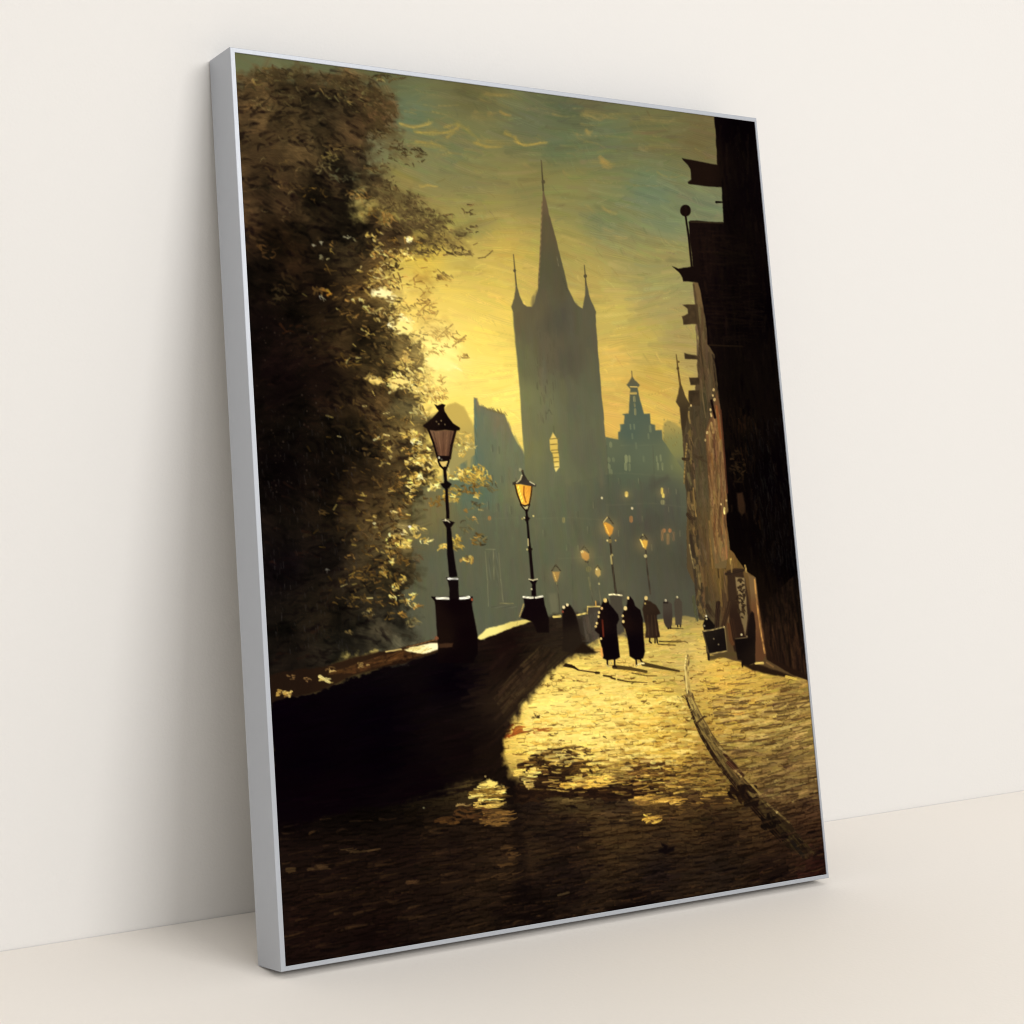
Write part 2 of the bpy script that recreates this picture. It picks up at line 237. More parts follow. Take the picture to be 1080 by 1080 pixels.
brush(420, 10, 2.4, .38, .25, flow, lambda x, y: (60,45,26) if (y < 330 or x > 355) else ((36,20,13) if rng.random() < .5 else None), 1.3, .7)
brush(160, 7, 2.2, .4, .2, flow, lambda x, y: (98,84,52) if y < 230 else None, 1.3, .6)
# loose sprays at the edge of the crown
BR = [(70,54,32),(86,68,40),(58,45,28),(100,82,46)]; OL = [(104,96,58),(120,106,62),(90,82,52),(74,62,40)]
for cx, cy, rx, ry, n in [(410,80,18,6,30),(290,80,20,8,40),(355,95,26,10,40),(385,105,20,16,50),(400,125,16,14,40),(395,140,16,10,30),(362,158,26,6,30),(398,176,14,5,14),(424,160,14,8,10),(440,165,10,8,8),(420,215,22,9,46),(400,200,20,10,30),(440,228,22,10,46),(455,240,16,9,36),(472,262,18,8,28),(490,266,10,4,8),(470,292,8,5,8),(445,262,14,10,30),(475,228,6,8,6),(494,222,8,8,7),(500,240,8,6,6),(482,246,6,6,5),(418,262,16,8,28),(425,240,20,8,30),(275,92,10,8,10)]:
    scatter(cx, cy, rx, ry, n, 6, 1.8, BR if cy > 120 else OL+BR, .35, .5, tree, op=.7, dry=.7, jit=.2)
for cx, cy, rx, ry, n in [(440,328,22,12,40),(464,352,14,7,24),(480,356,12,6,16),(465,368,18,6,20),(490,378,10,4,10),(452,320,12,6,12),(420,300,14,10,24),(450,390,10,8,20),(466,402,6,5,8),(464,416,10,7,26),(455,420,8,6,18)]:
    scatter(cx, cy, rx, ry, n, 5.5, 1.3, [(128,86,36),(150,104,44),(92,64,28),(112,84,40)], .5, .6, tree, op=.75, dry=.5, jit=.2)
line([(505,272),(512,271),(517,267),(520,264)], 1.3, (98,80,44), tree, op=.8); line([(500,258),(504,256)],1.2,(120,98,52),tree); line([(462,284),(468,290),(476,295)],1.3,(120,98,50),tree,dry=.6,op=.7); line([(440,332),(447,325),(454,319)],1.2,(130,92,40),tree); line([(444,313),(449,308)],1.2,(140,104,50),tree); line([(462,356),(478,342)],1.4,(130,96,46),tree); line([(478,365),(492,354)],1.6,(130,98,46),tree)
for cx, cy, rx, ry, n in [(402,112,20,22,46),(404,150,22,20,30),(398,190,22,16,26),(425,215,26,12,44),(450,232,24,12,40),(470,252,26,12,34),(428,165,22,12,12),(372,86,24,8,24),(310,82,40,7,30),(440,262,18,12,22),(455,300,18,14,12),(455,345,20,16,18)]:
    scatter(cx, cy, rx, ry, n, 13, 5, [(74,60,36),(88,74,44),(62,50,30)] if cy < 290 else [(150,112,48),(130,96,42)], .25, .45, None, op=.26, dry=.7, soft=3.5, h=.3, bristle=.04)
    scatter(cx, cy, rx, ry, int(n*1.3), 4, 1.3, [(64,50,30),(80,64,38)] if cy < 290 else [(118,84,36)], .3, .6, tree, op=.6, dry=.7, soft=1, h=.4)
# gold light breaking through the leaves
GM = [(186,152,62),(204,172,74),(146,118,52),(166,134,56)]
GD = [(202,168,76),(222,192,96),(172,140,62),(238,214,128)]; OR = [(140,102,48),(122,90,42),(160,120,58)]; WH = [(252,240,184),(250,232,150),(244,220,120)]; DG = [(112,82,34),(136,102,42),(92,68,30)]
for cx, cy, rx, ry, n, L, w, cs in [(404,310,9,5,10,6,3,WH),(398,308,12,6,12,5,2,GD),(425,342,14,9,42,5,2.4,WH),(400,333,8,7,16,5,2.4,GD),(396,330,9,8,14,5,2,OR),(415,330,14,8,26,5,2,OR+DG),(430,336,8,5,12,4,2,WH),(460,383,12,5,14,7,3,WH),(478,388,8,4,8,7,2.6,WH),(428,384,10,8,20,5,2,GD),(430,376,7,5,12,4,2,OR),(445,396,14,7,34,5,2,GD),(418,402,10,8,34,5,2,GD),(424,400,8,6,16,4,1.8,WH),(396,402,9,4,18,5,2.4,GD),(396,401,5,2.5,6,4,2,WH),
  (413,410,4,4,6,4,2,WH),(440,408,12,7,36,5,2,GD),(455,412,10,6,26,5,2,OR+GD),(448,420,9,6,20,4,2,GD),(444,436,10,7,24,5,2.2,GD),(403,461,6,4,9,6,2.4,OR+GD),(408,470,4,6,12,5,2.2,GD),(404,489,4,2,6,4,2,GD),(410,484,4,4,6,4,1.8,GD),(436,460,9,6,34,4,2.2,GD),(440,466,6,4,14,4,2,WH),(446,478,10,9,36,5,2,GD),(436,487,8,5,24,4,2,GD),(452,490,10,8,30,4,2,GD),(440,506,8,5,30,5,2.2,GD),(446,504,4,3,8,4,2,WH),(436,514,7,5,16,5,2,GD),(460,512,9,6,26,4,2,GD),(478,520,10,7,26,5,1.8,GM),(478,528,6,4,10,5,1.8,GD),(460,530,12,5,16,4,1.8,DG),
  (497,502,12,8,70,4,1.7,GM),(505,496,7,5,24,4,1.5,GM),(510,506,10,8,40,4,1.5,GM),(496,516,12,6,26,4,1.8,DG),(520,514,6,6,14,5,1.6,OL),(508,524,6,3,8,4,1.8,GD),(480,500,10,7,26,4,1.8,GD),(495,470,10,4,22,4,1.4,GD),(488,478,4,4,10,4,1.4,GD),(488,462,14,6,26,5,1.6,[(176,146,70),(196,166,80)]),(480,470,10,10,12,4,1.4,[(176,150,76)]),
  (432,525,4,5,9,4,2,GD),(413,542,3,2,5,4,2.2,GD),(412,541,1.5,1.5,3,3,2,WH),(425,540,5,4,9,4,2,OR),(437,556,4,3,6,4,2,WH),(442,560,8,6,12,5,1.8,GD),(428,565,4,3,5,4,2.4,WH),(418,570,10,5,26,5,2.2,OR+GD),(428,574,8,5,22,5,2.2,GD),(412,582,12,5,24,6,2,GD+DG),(450,571,7,3,9,5,1.8,GD),(469,578,5,3,9,5,1.8,GD),(482,570,6,4,22,4,1.7,GM),(484,578,6,3,14,5,1.7,GM),(494,591,6,2.4,12,6,2.2,OR+GD),(506,570,8,6,26,5,1.6,DG+OL),(500,548,3,2,3,3,1.6,OR),(492,540,2,2,3,3,2,OR),(495,555,10,10,12,5,1.6,OL),(505,534,8,5,12,5,1.6,OL),
  (413,593,5,3,10,4,2.2,GD),(426,592,8,3,10,6,1.6,DG),(408,605,7,6,26,5,2.2,DG+GD),(426,612,4,3,7,4,2,GD),(420,620,5,4,11,5,1.8,GD),(416,631,3,1.5,4,5,1.8,WH),(430,634,5,2,7,6,1.6,GD),(437,628,3,3,7,4,1.8,GD),(440,639,8,2,10,7,1.6,OR+GD),(427,648,4,4,9,5,1.8,OR+DG),(437,657,8,5,18,5,1.6,OL),(418,636,3,2,4,4,1.6,DG),(412,650,4,6,8,4,1.8,DG),(403,632,5,3,5,4,1.6,DG),(442,590,5,3,4,6,1.6,[(80,62,40)]),
  (390,650,6,4,14,4,1.8,DG+OL),(368,667,4,2,5,4,2,[(150,124,66)]),(390,644,4,2,7,4,1.8,GD),(375,635,22,7,30,5,1.8,DG),(362,614,5,3,10,4,2,DG),(385,608,12,6,26,5,1.8,DG),(370,605,8,6,14,4,1.8,DG),(346,603,2,2,4,3,1.4,[(120,116,104)]),(368,588,6,2,7,5,2,OR),(397,556,2.4,3,5,4,2.2,WH),(398,545,3,2,4,3,2,GD),(361,528,6,2,6,5,2,DG),(342,541,6,3,8,5,1.8,OR),(400,565,2,3,3,3,1.8,GD),(325,565,3,5,4,6,3,[(62,48,30)]),(374,570,3,2,4,4,1.6,OR),
  (338,308,8,3,16,7,2.2,OR),(346,310,4,3,8,5,2,[(206,136,46)]),(338,314,4,2.4,6,6,1.6,[(232,226,180)]),(356,326,2,1,3,3,1.6,WH),(378,317,6,3,12,5,2,GD),(382,318,3,2,5,4,1.6,WH),(375,305,10,4,22,6,1.8,OR),(390,300,6,4,10,4,2,GD),(388,325,3,4,8,3,1.6,WH),(392,352,5,3,6,4,1.6,GD),(385,348,2,1.5,3,3,1.6,WH),(377,335,3,3,6,4,2.2,OR+GD),(368,330,8,4,12,5,1.6,OR),(363,316,10,4,12,6,1.8,OR),(342,273,3,3,6,4,2,[(206,196,140)]),(346,274,2,2,3,3,2,[(226,206,140)]),(341,258,2.4,2.4,5,3,1.8,[(166,160,128)]),(332,259,2,2,4,3,1.8,[(176,170,140)]),(351,265,2.4,2,5,4,1.8,GD),(352,258,4,3,6,4,1.8,OR),(367,250,3,2,6,4,1.6,[(196,190,150)]),(374,254,3,2,5,4,1.4,[(170,160,110)]),(380,285,4,4,8,4,2,GD),(380,285,2,2,3,3,2,WH),(350,285,6,4,10,5,1.6,DG),(392,248,5,3,16,4,1.8,GD),(396,262,8,10,26,5,1.8,GD),(402,270,8,8,20,5,1.8,GD+OR),(398,292,8,8,30,5,1.8,GD),(410,285,12,10,24,6,1.4,GD),(425,268,14,8,30,7,1.4,GD),(432,252,5,2.4,10,4,2.2,WH),(402,247,6,4,8,5,1.8,GD),
  (298,196,4,4,9,3,2,[(128,102,56),(110,84,44)]),(310,198,9,5,10,5,2,[(84,64,34)]),(290,182,8,5,8,5,2,[(84,64,34)]),(300,172,8,5,8,5,1.8,[(92,72,40)]),(350,166,8,5,20,5,2,[(150,132,76),(170,146,76)]),(345,178,10,6,22,5,2,[(126,112,70)]),(365,185,16,7,30,6,2,[(104,104,72),(122,116,76),(90,86,60)]),(378,205,12,6,26,6,2,[(140,116,66),(160,122,60)]),(385,210,10,5,14,6,1.8,OR),(410,232,12,6,26,7,1.8,OR),(395,225,14,5,20,6,1.8,DG),(340,125,4,4,7,4,1.8,[(122,106,66)]),(315,180,5,4,8,4,1.8,[(110,90,54)]),(305,100,20,8,20,8,1.8,[(104,92,58)]),(300,112,30,6,24,8,1.8,[(100,86,52)]),(290,150,30,8,26,8,1.6,[(86,70,42)]),(330,205,16,8,16,5,1.8,DG),(300,225,12,10,8,4,1.6,[(104,84,52)]),(283,262,10,12,20,6,2.4,[(78,54,28),(96,66,32)]),(300,300,14,10,14,6,2.2,[(62,46,26)]),(298,315,8,12,26,6,2,[(72,58,34)]),(310,350,16,6,10,7,2.4,[(60,34,18)]),(370,385,14,5,20,6,1.8,DG),(375,380,8,3,10,5,1.6,GD),(365,378,10,5,10,5,1.8,DG)]:
    up = cy < 240 and cx < 400
    scatter(cx, cy, rx, ry, int(n*(.7 if up else (1 if cx > 415 else .6))), L, w*(.8 if up else .9), cs, .35, .7, tree, op=.42 if up else (.8 if cx > 415 else .55), dry=.6 if up else .45, h=.7, jit=.2, soft=1.2)
for pts, c in [([(394,306),(402,302),(412,306),(418,312),(414,318),(404,314),(396,311)],(254,246,196)),([(448,378),(458,374),(470,378),(484,384),(480,391),(466,392),(454,388)],(252,236,150)),([(414,344),(424,338),(434,342),(430,352),(420,354)],(246,226,136)),([(386,399),(392,396),(402,400),(406,406),(396,406)],(240,206,110)),([(412,402),(424,396),(432,404),(426,412),(414,412)],(240,214,120))]:
    fill(pts, c, tree if pts[0][0] != 448 else None, 2.0, 2.5, op=.92, h=.8)
for i in range(260):                                    # single leaves catching light, denser toward the bright rim
    x = 450-abs(rng.normal(0, 46)); y = rng.uniform(250, 640)
    if y > 540 and x > 432: continue
    c = (GD+DG+OR+DG)[rng.integers(13)]; k = .45+.55*np.clip((x-330)/100, 0, 1)
    a = rng.normal(.3, .6); L = rng.uniform(1.2, 3.4); stroke(x-L*math.cos(a), y-L*math.sin(a), x+L*math.cos(a), y+L*math.sin(a), rng.uniform(1, 2.2), np.array(c)*k, tree, op=.8, dry=.4, h=.8)
for i in range(900):
    x = rng.normal(418, 24); y = rng.uniform(250, 640); a = rng.normal(.4, .6); L = rng.uniform(.8, 2.4)
    if y > 540 and x > 430: continue
    if x > 452 or (y < 345 and x > 424): continue
    stroke(x-L*math.cos(a), y-L*math.sin(a), x+L*math.cos(a), y+L*math.sin(a), rng.uniform(1, 2.4), [(40,28,16),(62,44,22),(86,66,34)][rng.integers(3)], tree, op=.75, dry=.4, h=.4)
# the low sun blooms through the rim of the crown
for gx_, gy_, gr, gs in ((462,392,46,.5),(412,312,24,.42),(436,350,34,.42),(470,345,55,.22),(440,440,40,.12)):
    g = gs*np.exp(-((SX-gx_)**2+((SY-gy_)*1.1)**2)/(2*(gr*.62)**2))*((IDS == 0) | (IDS == tree)); COL += (np.array([252, 226, 128], np.float32)-COL)*g[..., None]*np.clip(COL.mean(-1, keepdims=True)/110, .12, 1)
shade = np.clip((395-SX)/70, 0, 1)*np.clip((SY-230)/90, 0, 1)*(IDS == tree); COL *= 1-.3*shade[..., None]
top = np.clip((225-SY)/60, 0, 1)*(IDS == tree); COL *= 1-top[..., None]*np.array([.13, .13, .16], np.float32)
for i in range(420):                                    # cool scratches in the black shade
    x = rng.uniform(275, 400); y = rng.uniform(430, 690); stroke(x, y, x+rng.normal(.6,.6), y+rng.uniform(2, 7), .9, (52,48,46) if rng.random() < .6 else (40,30,22), None, op=rng.uniform(.15,.5), dry=.8, h=.3)
for i in range(90):
    x = rng.uniform(262, 350); y = rng.uniform(330, 520); dot(x, y, rng.uniform(.5,1.1), (52,42,34), None, op=rng.uniform(.2,.7), h=.4)
fill([(404,438),(420,420),(440,425),(452,440),(440,446),(425,440)], (110,104,68), tree, 3, 2, op=.35)
# ---- street
street = motif('cobbled_street')
GR = [(700,670,206,176,86),(690,655,150,132,70),(640,690,212,182,88),(720,640,120,108,66),(660,710,218,188,90),(600,715,230,198,96),(580,745,244,210,102),(560,790,240,200,88),(620,770,250,214,100),(620,800,240,200,86),(680,740,224,190,84),(690,780,224,186,78),(710,800,204,164,66),(690,820,168,132,54),(735,690,196,170,90),(760,720,192,160,78),(800,720,172,144,70),(840,740,126,106,60),(780,760,178,148,70),(800,770,146,122,64),(840,780,122,102,54),(780,810,136,110,52),(840,820,98,76,42),(820,850,84,62,36),(860,860,72,50,32),(850,890,50,34,22),(868,910,44,22,18),(750,830,140,112,50),(760,865,50,36,22),(770,890,40,29,19),(720,850,62,45,26),(690,866,80,60,32),(700,885,50,38,25),(660,850,60,46,30),(640,840,66,50,30),(560,850,34,24,18),(530,880,42,30,20),(600,880,34,24,18),(480,900,32,22,16),(420,900,26,17,13),(350,920,26,17,13),(320,990,24,14,11),(450,960,28,19,14),(600,930,26,18,15),(700,920,30,22,19),(760,920,34,26,20),(820,920,26,17,13),(560,960,18,11,9),(680,960,14,8,8),(400,990,20,11,9),(380,850,16,10,8),(310,850,12,6,7)]
GP = [(590,700),(623,680),(640,668),(690,655),(724,650),(745,655),(840,700),(862,716),(880,930),(300,1026),(285,830),(420,830),(540,760)]
fill(GP, GR, street, .8)
ga = lambda x, y: -.03-.17*max(0, min(1, (y-820)/140))*(1 if x < 700 else .6)-.2*max(0, min(1, (x-740)/100))
DARKG = [(290,840),(490,850),(600,832),(665,828),(730,846),(790,850),(880,850),(880,930),(300,1026)]
LIT = [(598,700),(625,680),(690,655),(724,652),(745,660),(840,712),(862,720),(870,850),(800,850),(764,840),(700,834),(660,826),(600,832),(545,826),(531,792),(541,760)]
hatch(DARKG, 2600, 26, 3.4, ga, GR, .22, op=.8, bend=.8, bristle=.16, h=.5, dry=.7, hue=2)
hatch(DARKG, 900, 14, 1.8, ga, lambda x, y: (12, 6, 6), .2, op=.6, bend=.6, dry=.9)
hatch(DARKG, 620, 18, 1.5, ga, lambda x, y: (58,40,24) if x > 520 else ((40,27,18) if y > 880 else (20,12,9)), .25, op=.55, bend=.7, dry=1.0)
hatch(LIT, 2600, 13, 2.8, ga, GR, .06, op=.75, bend=.6, bristle=.07, h=.5, dry=.6)
hatch(LIT, 900, 7, 2.0, ga, lambda x, y: (246, 214, 112) if x < 700 else (198, 172, 92), .05, op=.4, bend=.4, bristle=.05, h=.6, dry=.8)
def cracks(pts, n, L, w, col, op):
    hatch(pts, n, L, w, ga, col, .2, op=op, bend=.5, h=.1, dry=.8, clip=True)
crk = lambda x, y: (122,86,36) if x < 640 else ((108,78,34) if x < 735 else (82,62,36))
cracks(LIT, 300, 6.5, .9, crk, .6)
cracks([(560,770),(640,745),(730,745),(760,830),(700,832),(600,825)], 240, 7.5, 1.0, lambda x, y: (140,96,38), .6)
cracks(LIT, 260, 3, .9, lambda x, y: (96,66,30), .65)
cracks([(745,720),(862,722),(870,850),(800,850)], 170, 15, 1.4, lambda x, y: (80,58,34), .7)
cracks([(690,800),(760,800),(800,850),(720,850),(680,835)], 320, 9, 1.7, lambda x, y: (68,46,24), .7)
hatch([(560,740),(640,715),(700,740),(690,800),(600,805),(545,790)], 260, 16, 3.2, ga, lambda x, y: (248,216,112), .03, op=.5, bend=.4, bristle=.05, h=.7, dry=.5, hue=2)
for x, y, L, w, c in [(600,703,8,2.0,(60,40,20)),(566,758,6,3,(50,32,16)),(568,756,4,2,(60,40,20)),(712,767,16,2,(84,58,28)),(803,744,22,2.2,(92,72,40)),(821,745,5,3,(70,52,36)),(845,780,6,3,(72,44,28)),(834,810,8,3,(66,46,30)),(790,832,8,2.4,(70,52,32)),(778,783,30,1.4,(92,64,36)),(815,786,30,1.6,(72,48,30)),(840,793,34,1.6,(70,46,30)),(800,770,34,1.3,(94,72,40)),(830,836,48,3.2,(54,38,26)),(845,850,40,2.6,(60,40,28)),(745,756,16,2,(88,68,36)),(735,759,8,2,(70,50,26)),(764,735,20,1.4,(128,106,58)),(784,733,16,1.4,(130,106,58)),(728,708,10,1.3,(120,98,50)),(806,811,24,4,(104,80,48)),(815,822,20,3,(84,62,38)),(790,716,22,1.4,(120,98,56))]:
    a = ga(x, y)-.06; stroke(x-math.cos(a)*L/2, y-math.sin(a)*L/2, x+math.cos(a)*L/2, y+math.sin(a)*L/2, w, c, street, dry=.7, bend=rng.normal(0,.8), h=.2)
def cobble(x, y, k, bright):
    a = ga(x, y)+rng.normal(0, .08); L = (4+7*k)*rng.uniform(.6, 1.3); w = (1.6+1.9*k)*rng.uniform(.7, 1.2); F = GRD(x, y)
    dx, dy = math.cos(a)*L/2, math.sin(a)*L/2; o = w*.75+.3
    stroke(x-dx, y-dy+o, x+dx, y+dy+o, .9+.5*k, F*np.array([.5, .42, .34]), None, op=.75, dry=.4, bend=rng.normal(0,.5), h=.1)
    if rng.random() < .5: stroke(x+dx+.6, y+dy-w*.4, x+dx+.9, y+dy+o, .9+.4*k, F*np.array([.52, .45, .36]), None, op=.6, h=.1)
    stroke(x-dx, y-dy, x+dx, y+dy, w, np.clip(F*bright, 0, 255), None, op=.62, bristle=.1, dry=.3, bend=rng.normal(0,.5), h=.8, w1=w*.7)
GRA = np.array(GR, float)
def GRD(x, y):
    wq = 1/((GRA[:, 0]-x)**2+(GRA[:, 1]-y)**2+60)**1.5; return (GRA[:, 2:]*wq[:, None]).sum(0)/wq.sum()
idx = np.argwhere((IDS == street) & (SY > 690) & (SY < 1010))
for q in idx[rng.integers(0, len(idx), 2300)]:
    x, y = float(SX[tuple(q)]), float(SY[tuple(q)]); k = np.clip((y-690)/190, 0, 1)
    if rng.random() < .25+.75*k: cobble(x, y, k, rng.uniform(.85, 1.22))
# ragged leaf shadow across the light
DK = [(30,18,12),(44,28,16),(66,44,20),(84,58,24)]
scatter(585,808,32,12,110,10,3.4,DK,-.05,.2); scatter(578,822,26,9,110,9,3,DK[:2],-.05,.25); scatter(600,795,24,6,40,8,2,DK[1:],-.05,.25); scatter(572,836,18,8,60,9,3,DK[:2],-.05,.2)
scatter(622,812,18,9,34,7,1.6,DK[1:],-.1,.5,dry=.2); scatter(686,812,22,9,55,9,2.4,[(84,56,28),(70,46,24),(110,78,36)],-.05,.2); scatter(672,830,40,7,90,10,3,DK[:3],.1,.2); scatter(740,846,34,9,90,10,3,[(40,26,16),(58,40,22),(72,52,28)],-.05,.2)
scatter(640,838,44,6,110,12,3,DK[:2],-.02,.15); scatter(600,836,60,5,100,12,3,DK[:2],-.02,.15); scatter(555,838,22,10,70,10,3,DK[:2],-.05,.2)
scatter(614,829,22,2.5,34,12,2.4,[(232,190,88),(216,168,66)],-.12,.08,h=.8); scatter(640,823,16,3,24,10,2.2,[(226,184,80)],-.1,.1,h=.8); scatter(558,818,10,10,30,9,2.2,[(232,196,90),(240,206,110)],-.03,.1,h=.7); scatter(559,829,5,4,10,5,1.8,[(206,172,90)],0,.4)
scatter(566,770,14,3,6,10,2,[(142,70,24)],-.2,.1); scatter(545,770,10,5,16,10,2.2,[(136,62,22),(150,80,28)],-.25,.1); scatter(536,778,4,3,6,5,2,[(140,66,24)],-.3,.1)
hatch([(545,795),(600,785),(700,800),(730,840),(660,838),(600,838),(550,835)], 240, 10, 1.3, -.04, lambda x, y: [(40,26,14),(70,48,22),(214,172,76),(236,194,90),(120,86,36)][rng.integers(5)], .1, op=.75, dry=.5, bend=.4)
hatch([(660,800),(760,815),(775,850),(700,850),(650,838)], 260, 9, 1.4, -.06, lambda x, y: [(44,30,16),(84,58,26),(186,146,62),(150,114,50)][rng.integers(4)], .1, op=.7, dry=.5, bend=.4)
for i in range(130):
    x = rng.uniform(560, 740); y = rng.uniform(712, 812); scatter(x, y, 3, 1.2, rng.integers(1, 4), 3.4, 1.0, [(84,58,24),(120,86,34),(60,42,18)], -.05, .5, None, op=.75)
for i in range(110):
    x = rng.uniform(560, 735); y = rng.uniform(705, 810); L = rng.uniform(5, 16); stroke(x, y, x+L, y-.05*L+rng.normal(0,.4), 1.1, (146,108,42) if rng.random() < .6 else (190,150,62), None, op=.6, dry=.6, bend=rng.normal(0,.5), h=.2)
near = np.exp(-((SX-400)/120)**2-((SY-850)/34)**2)*(IDS == street); COL *= 1-.5*near[..., None]
dark_low = np.clip((SY-842-.02*(SX-560))/26, 0, 1)*(IDS == street)
COL *= 1-.14*dark_low[..., None]*np.array([.7, 1, 1.2], np.float32)
warm = np.clip((SX-728)/30, 0, 1)*np.clip((815-SY)/60, 0, 1)*(IDS == street)
COL *= 1+warm[..., None]*np.array([.1, .07, -.04], np.float32)
# ---- parapet wall and its shadow
wall = motif('parapet_wall')
WL = [(290,760,5,1,5),(400,760,4,1,5),(400,800,4,1,4),(330,800,4,1,4),(480,720,4,1,5),(540,700,22,13,10),(560,690,30,22,14),(530,740,34,24,16),(560,720,42,31,20),(490,790,12,6,6),(540,680,20,10,8),(600,670,34,26,18),(600,690,44,34,22),(630,665,62,56,46),(350,840,7,2,5),(450,830,8,3,5),(520,800,22,14,9),(500,850,20,12,9),(640,655,70,62,52),(660,660,72,64,50)]
fill([(284,738),(340,727),(375,712),(430,697),(463,686),(505,674),(540,660),(563,654),(580.4,652.8),(585,649),(593,649.3),(609,649),(620,648),(620,641),(634.6,640),(643.6,640),(644,629),(656,629),(660,672),(634,676),(623,680.5),(631,689.6),(609,690.5),(596,697),(571,720),(541,761),(531,783),(530,792),(535.6,812.6),(546,830),(540,850),(524,834),(500,822),(470,834),(420,848),(288,872)], WL, wall, 3.5, 3.5)
hatch([(286,745),(430,700),(505,676),(560,656),(600,655),(625,680),(596,697),(571,718),(540,760),(528,790),(540,826),(500,836),(420,850),(287,860)], 900, 22, 3, lambda x, y: (-.75 if (x > 520 and y > 690) else -.2), WL, .2, op=.6, bend=.5, hue=3)
hatch([(520,735),(570,680),(600,692),(570,718),(538,765)], 120, 26, 2, -.78, lambda x, y: (56,42,26), .2, op=.4, dry=1)
hatch([(615,652),(640,642),(658,632),(658,668),(620,678)], 80, 14, 3, 1.4, lambda x, y: (70,62,50), .08, op=.5)
fill([(285,713),(300,710),(330,706),(345,703),(375,694),(396,690),(428,683),(463,675),(464,688),(430,699),(375,713),(340,729),(285,742)], [(300,725,30,19,12),(380,700,40,26,15),(440,688,50,33,17),(430,695,30,17,10)], wall, 1.2, 1.2)
hatch([(340,712),(430,684),(462,677),(462,687),(430,697),(375,711)], 90, 24, 1.6, -.27, lambda x, y: (78,50,25), .2, op=.5, dry=.9)
scatter(302,731,9,5,11,5,2.2,[(176,140,66),(120,90,44),(206,176,96)],-.4,.5,h=.8); scatter(344,718,7,3.5,10,6,2.2,[(206,190,120),(188,166,90)],.1,.5,h=.9); scatter(353,707,7,3,6,4,1.6,[(170,140,80),(90,66,36)],.1,.5); scatter(384,701,6,3,6,4,1.5,[(150,120,66)],.1,.4); scatter(318,716,16,4,8,4,1.5,[(120,90,52)],.1,.4)
line([(408,688),(424,685.5)], 1.6, (190,166,100), wall)
fill([(427,686),(436,682.5),(452,680),(462,678.3),(463.5,682),(461.5,686),(447,690.5),(437,689)], [(440,685,240,228,160),(460,682,250,240,190)], wall, .7, .8, h=.9)
for i in range(10): x = rng.uniform(430,455); line([(x,686+rng.normal(0,1.5)),(x+8,684+rng.normal(0,1.5))], .8, (214,190,110), wall, op=.7)
fill([(503.8,674),(506,670.5),(509,669),(513,664.5),(540,656.5),(561.5,653),(563.3,656),(543,662),(522,670.5),(507,676)], [(515,668,238,222,130),(550,657,214,194,104)], wall, .7, .6, h=.9)
fill([(480,675),(500,675),(497,683),(483,684)], (40,24,14), wall, 1.2, op=.0)
line([(585,651.4),(592,650.6)], 2.6, (206,182,100), wall); line([(609.5,649.6),(619,647.6)], 1.8, (206,182,100), wall); line([(620.6,648),(620.8,641)], 1.2, (176,150,80), wall); line([(621,640.5),(634,640.5)], 1.5, (196,172,96), wall)
line([(629.4,635),(629.8,640)], 1.2, (200,150,70), wall)
fill([(643.8,629),(656,629),(659,642),(660,668),(648,668)], (68,62,50), wall, .8, .3); line([(643.8,628),(648,627.6),(657,628.6)], 1.7, (226,212,160), wall)
# stone piers that carry the lamps
pier = motif('stone_pier')
fill([(456.5,630.2),(462,630),(499.3,629.7),(499.6,633),(498.2,637),(504.3,670),(505,690),(500,700),(463,700),(462.5,678),(461,660),(460,640),(459,634)], [(465,650,22,12,9),(480,640,10,3,5),(490,670,10,3,5),(470,672,24,14,9),(480,696,9,3,5),(500,696,9,4,5)], pier, .6, .3)
line([(461.5,631.6),(474,631.8)], 2.6, (236,232,206), pier); line([(485.8,631.8),(491,631.4),(495.5,630.6)], 2.8, (240,238,214), pier); dot(498.6,633,1.4,(128,64,40),pier); line([(456.4,630.4),(460,634)],1.6,(14,8,8),pier)
dot(461.3,673.8,2.0,(116,72,46),pier); line([(430,683.5),(459.5,675.5)],1,(110,74,40),pier); fill([(463,679.5),(479,678.5),(478,683),(464,684)], (58,38,24), pier, .8)
pier2 = motif('stone_pier'); fill([(552,630),(573.6,629.5),(574.6,632),(575.5,639),(579.8,653),(580,668),(567,668),(563,657),(549.6,652),(554.4,640),(553.5,633)], [(560,640,14,6,8),(575,670,16,9,8)], pier2, .6, .3)
line([(553,630.4),(560,631.2),(563,631)], 2.2, (222,216,186), pier2); line([(566,631),(573,629.6)], 2.2, (226,220,190), pier2); line([(553.2,638),(549,651)], 1.4, (176,150,84), pier2, op=.8); line([(548.4,647),(546,660)], .8,(120,104,64),None,op=.3)
hooded = motif('person'); fill([(594,643),(596,639.5),(599,637.6),(603,639),(606,643.5),(609,650),(612,662),(615,678),(618,686),(608,690),(594,688),(594.5,660)], [(600,650,20,13,11),(607,675,34,26,18)], hooded, .9, .5)
for x, y, r in [(595.6,641.2,1.6),(599.4,638.7,1.5)]: dot(x, y, r, (226,206,150), hooded)
dot(594.5,646,1.2,(120,60,40),hooded)
fill([(606,688),(616,678),(631,689.4),(620,690)], (30,20,12), wall, 1.2, .6)
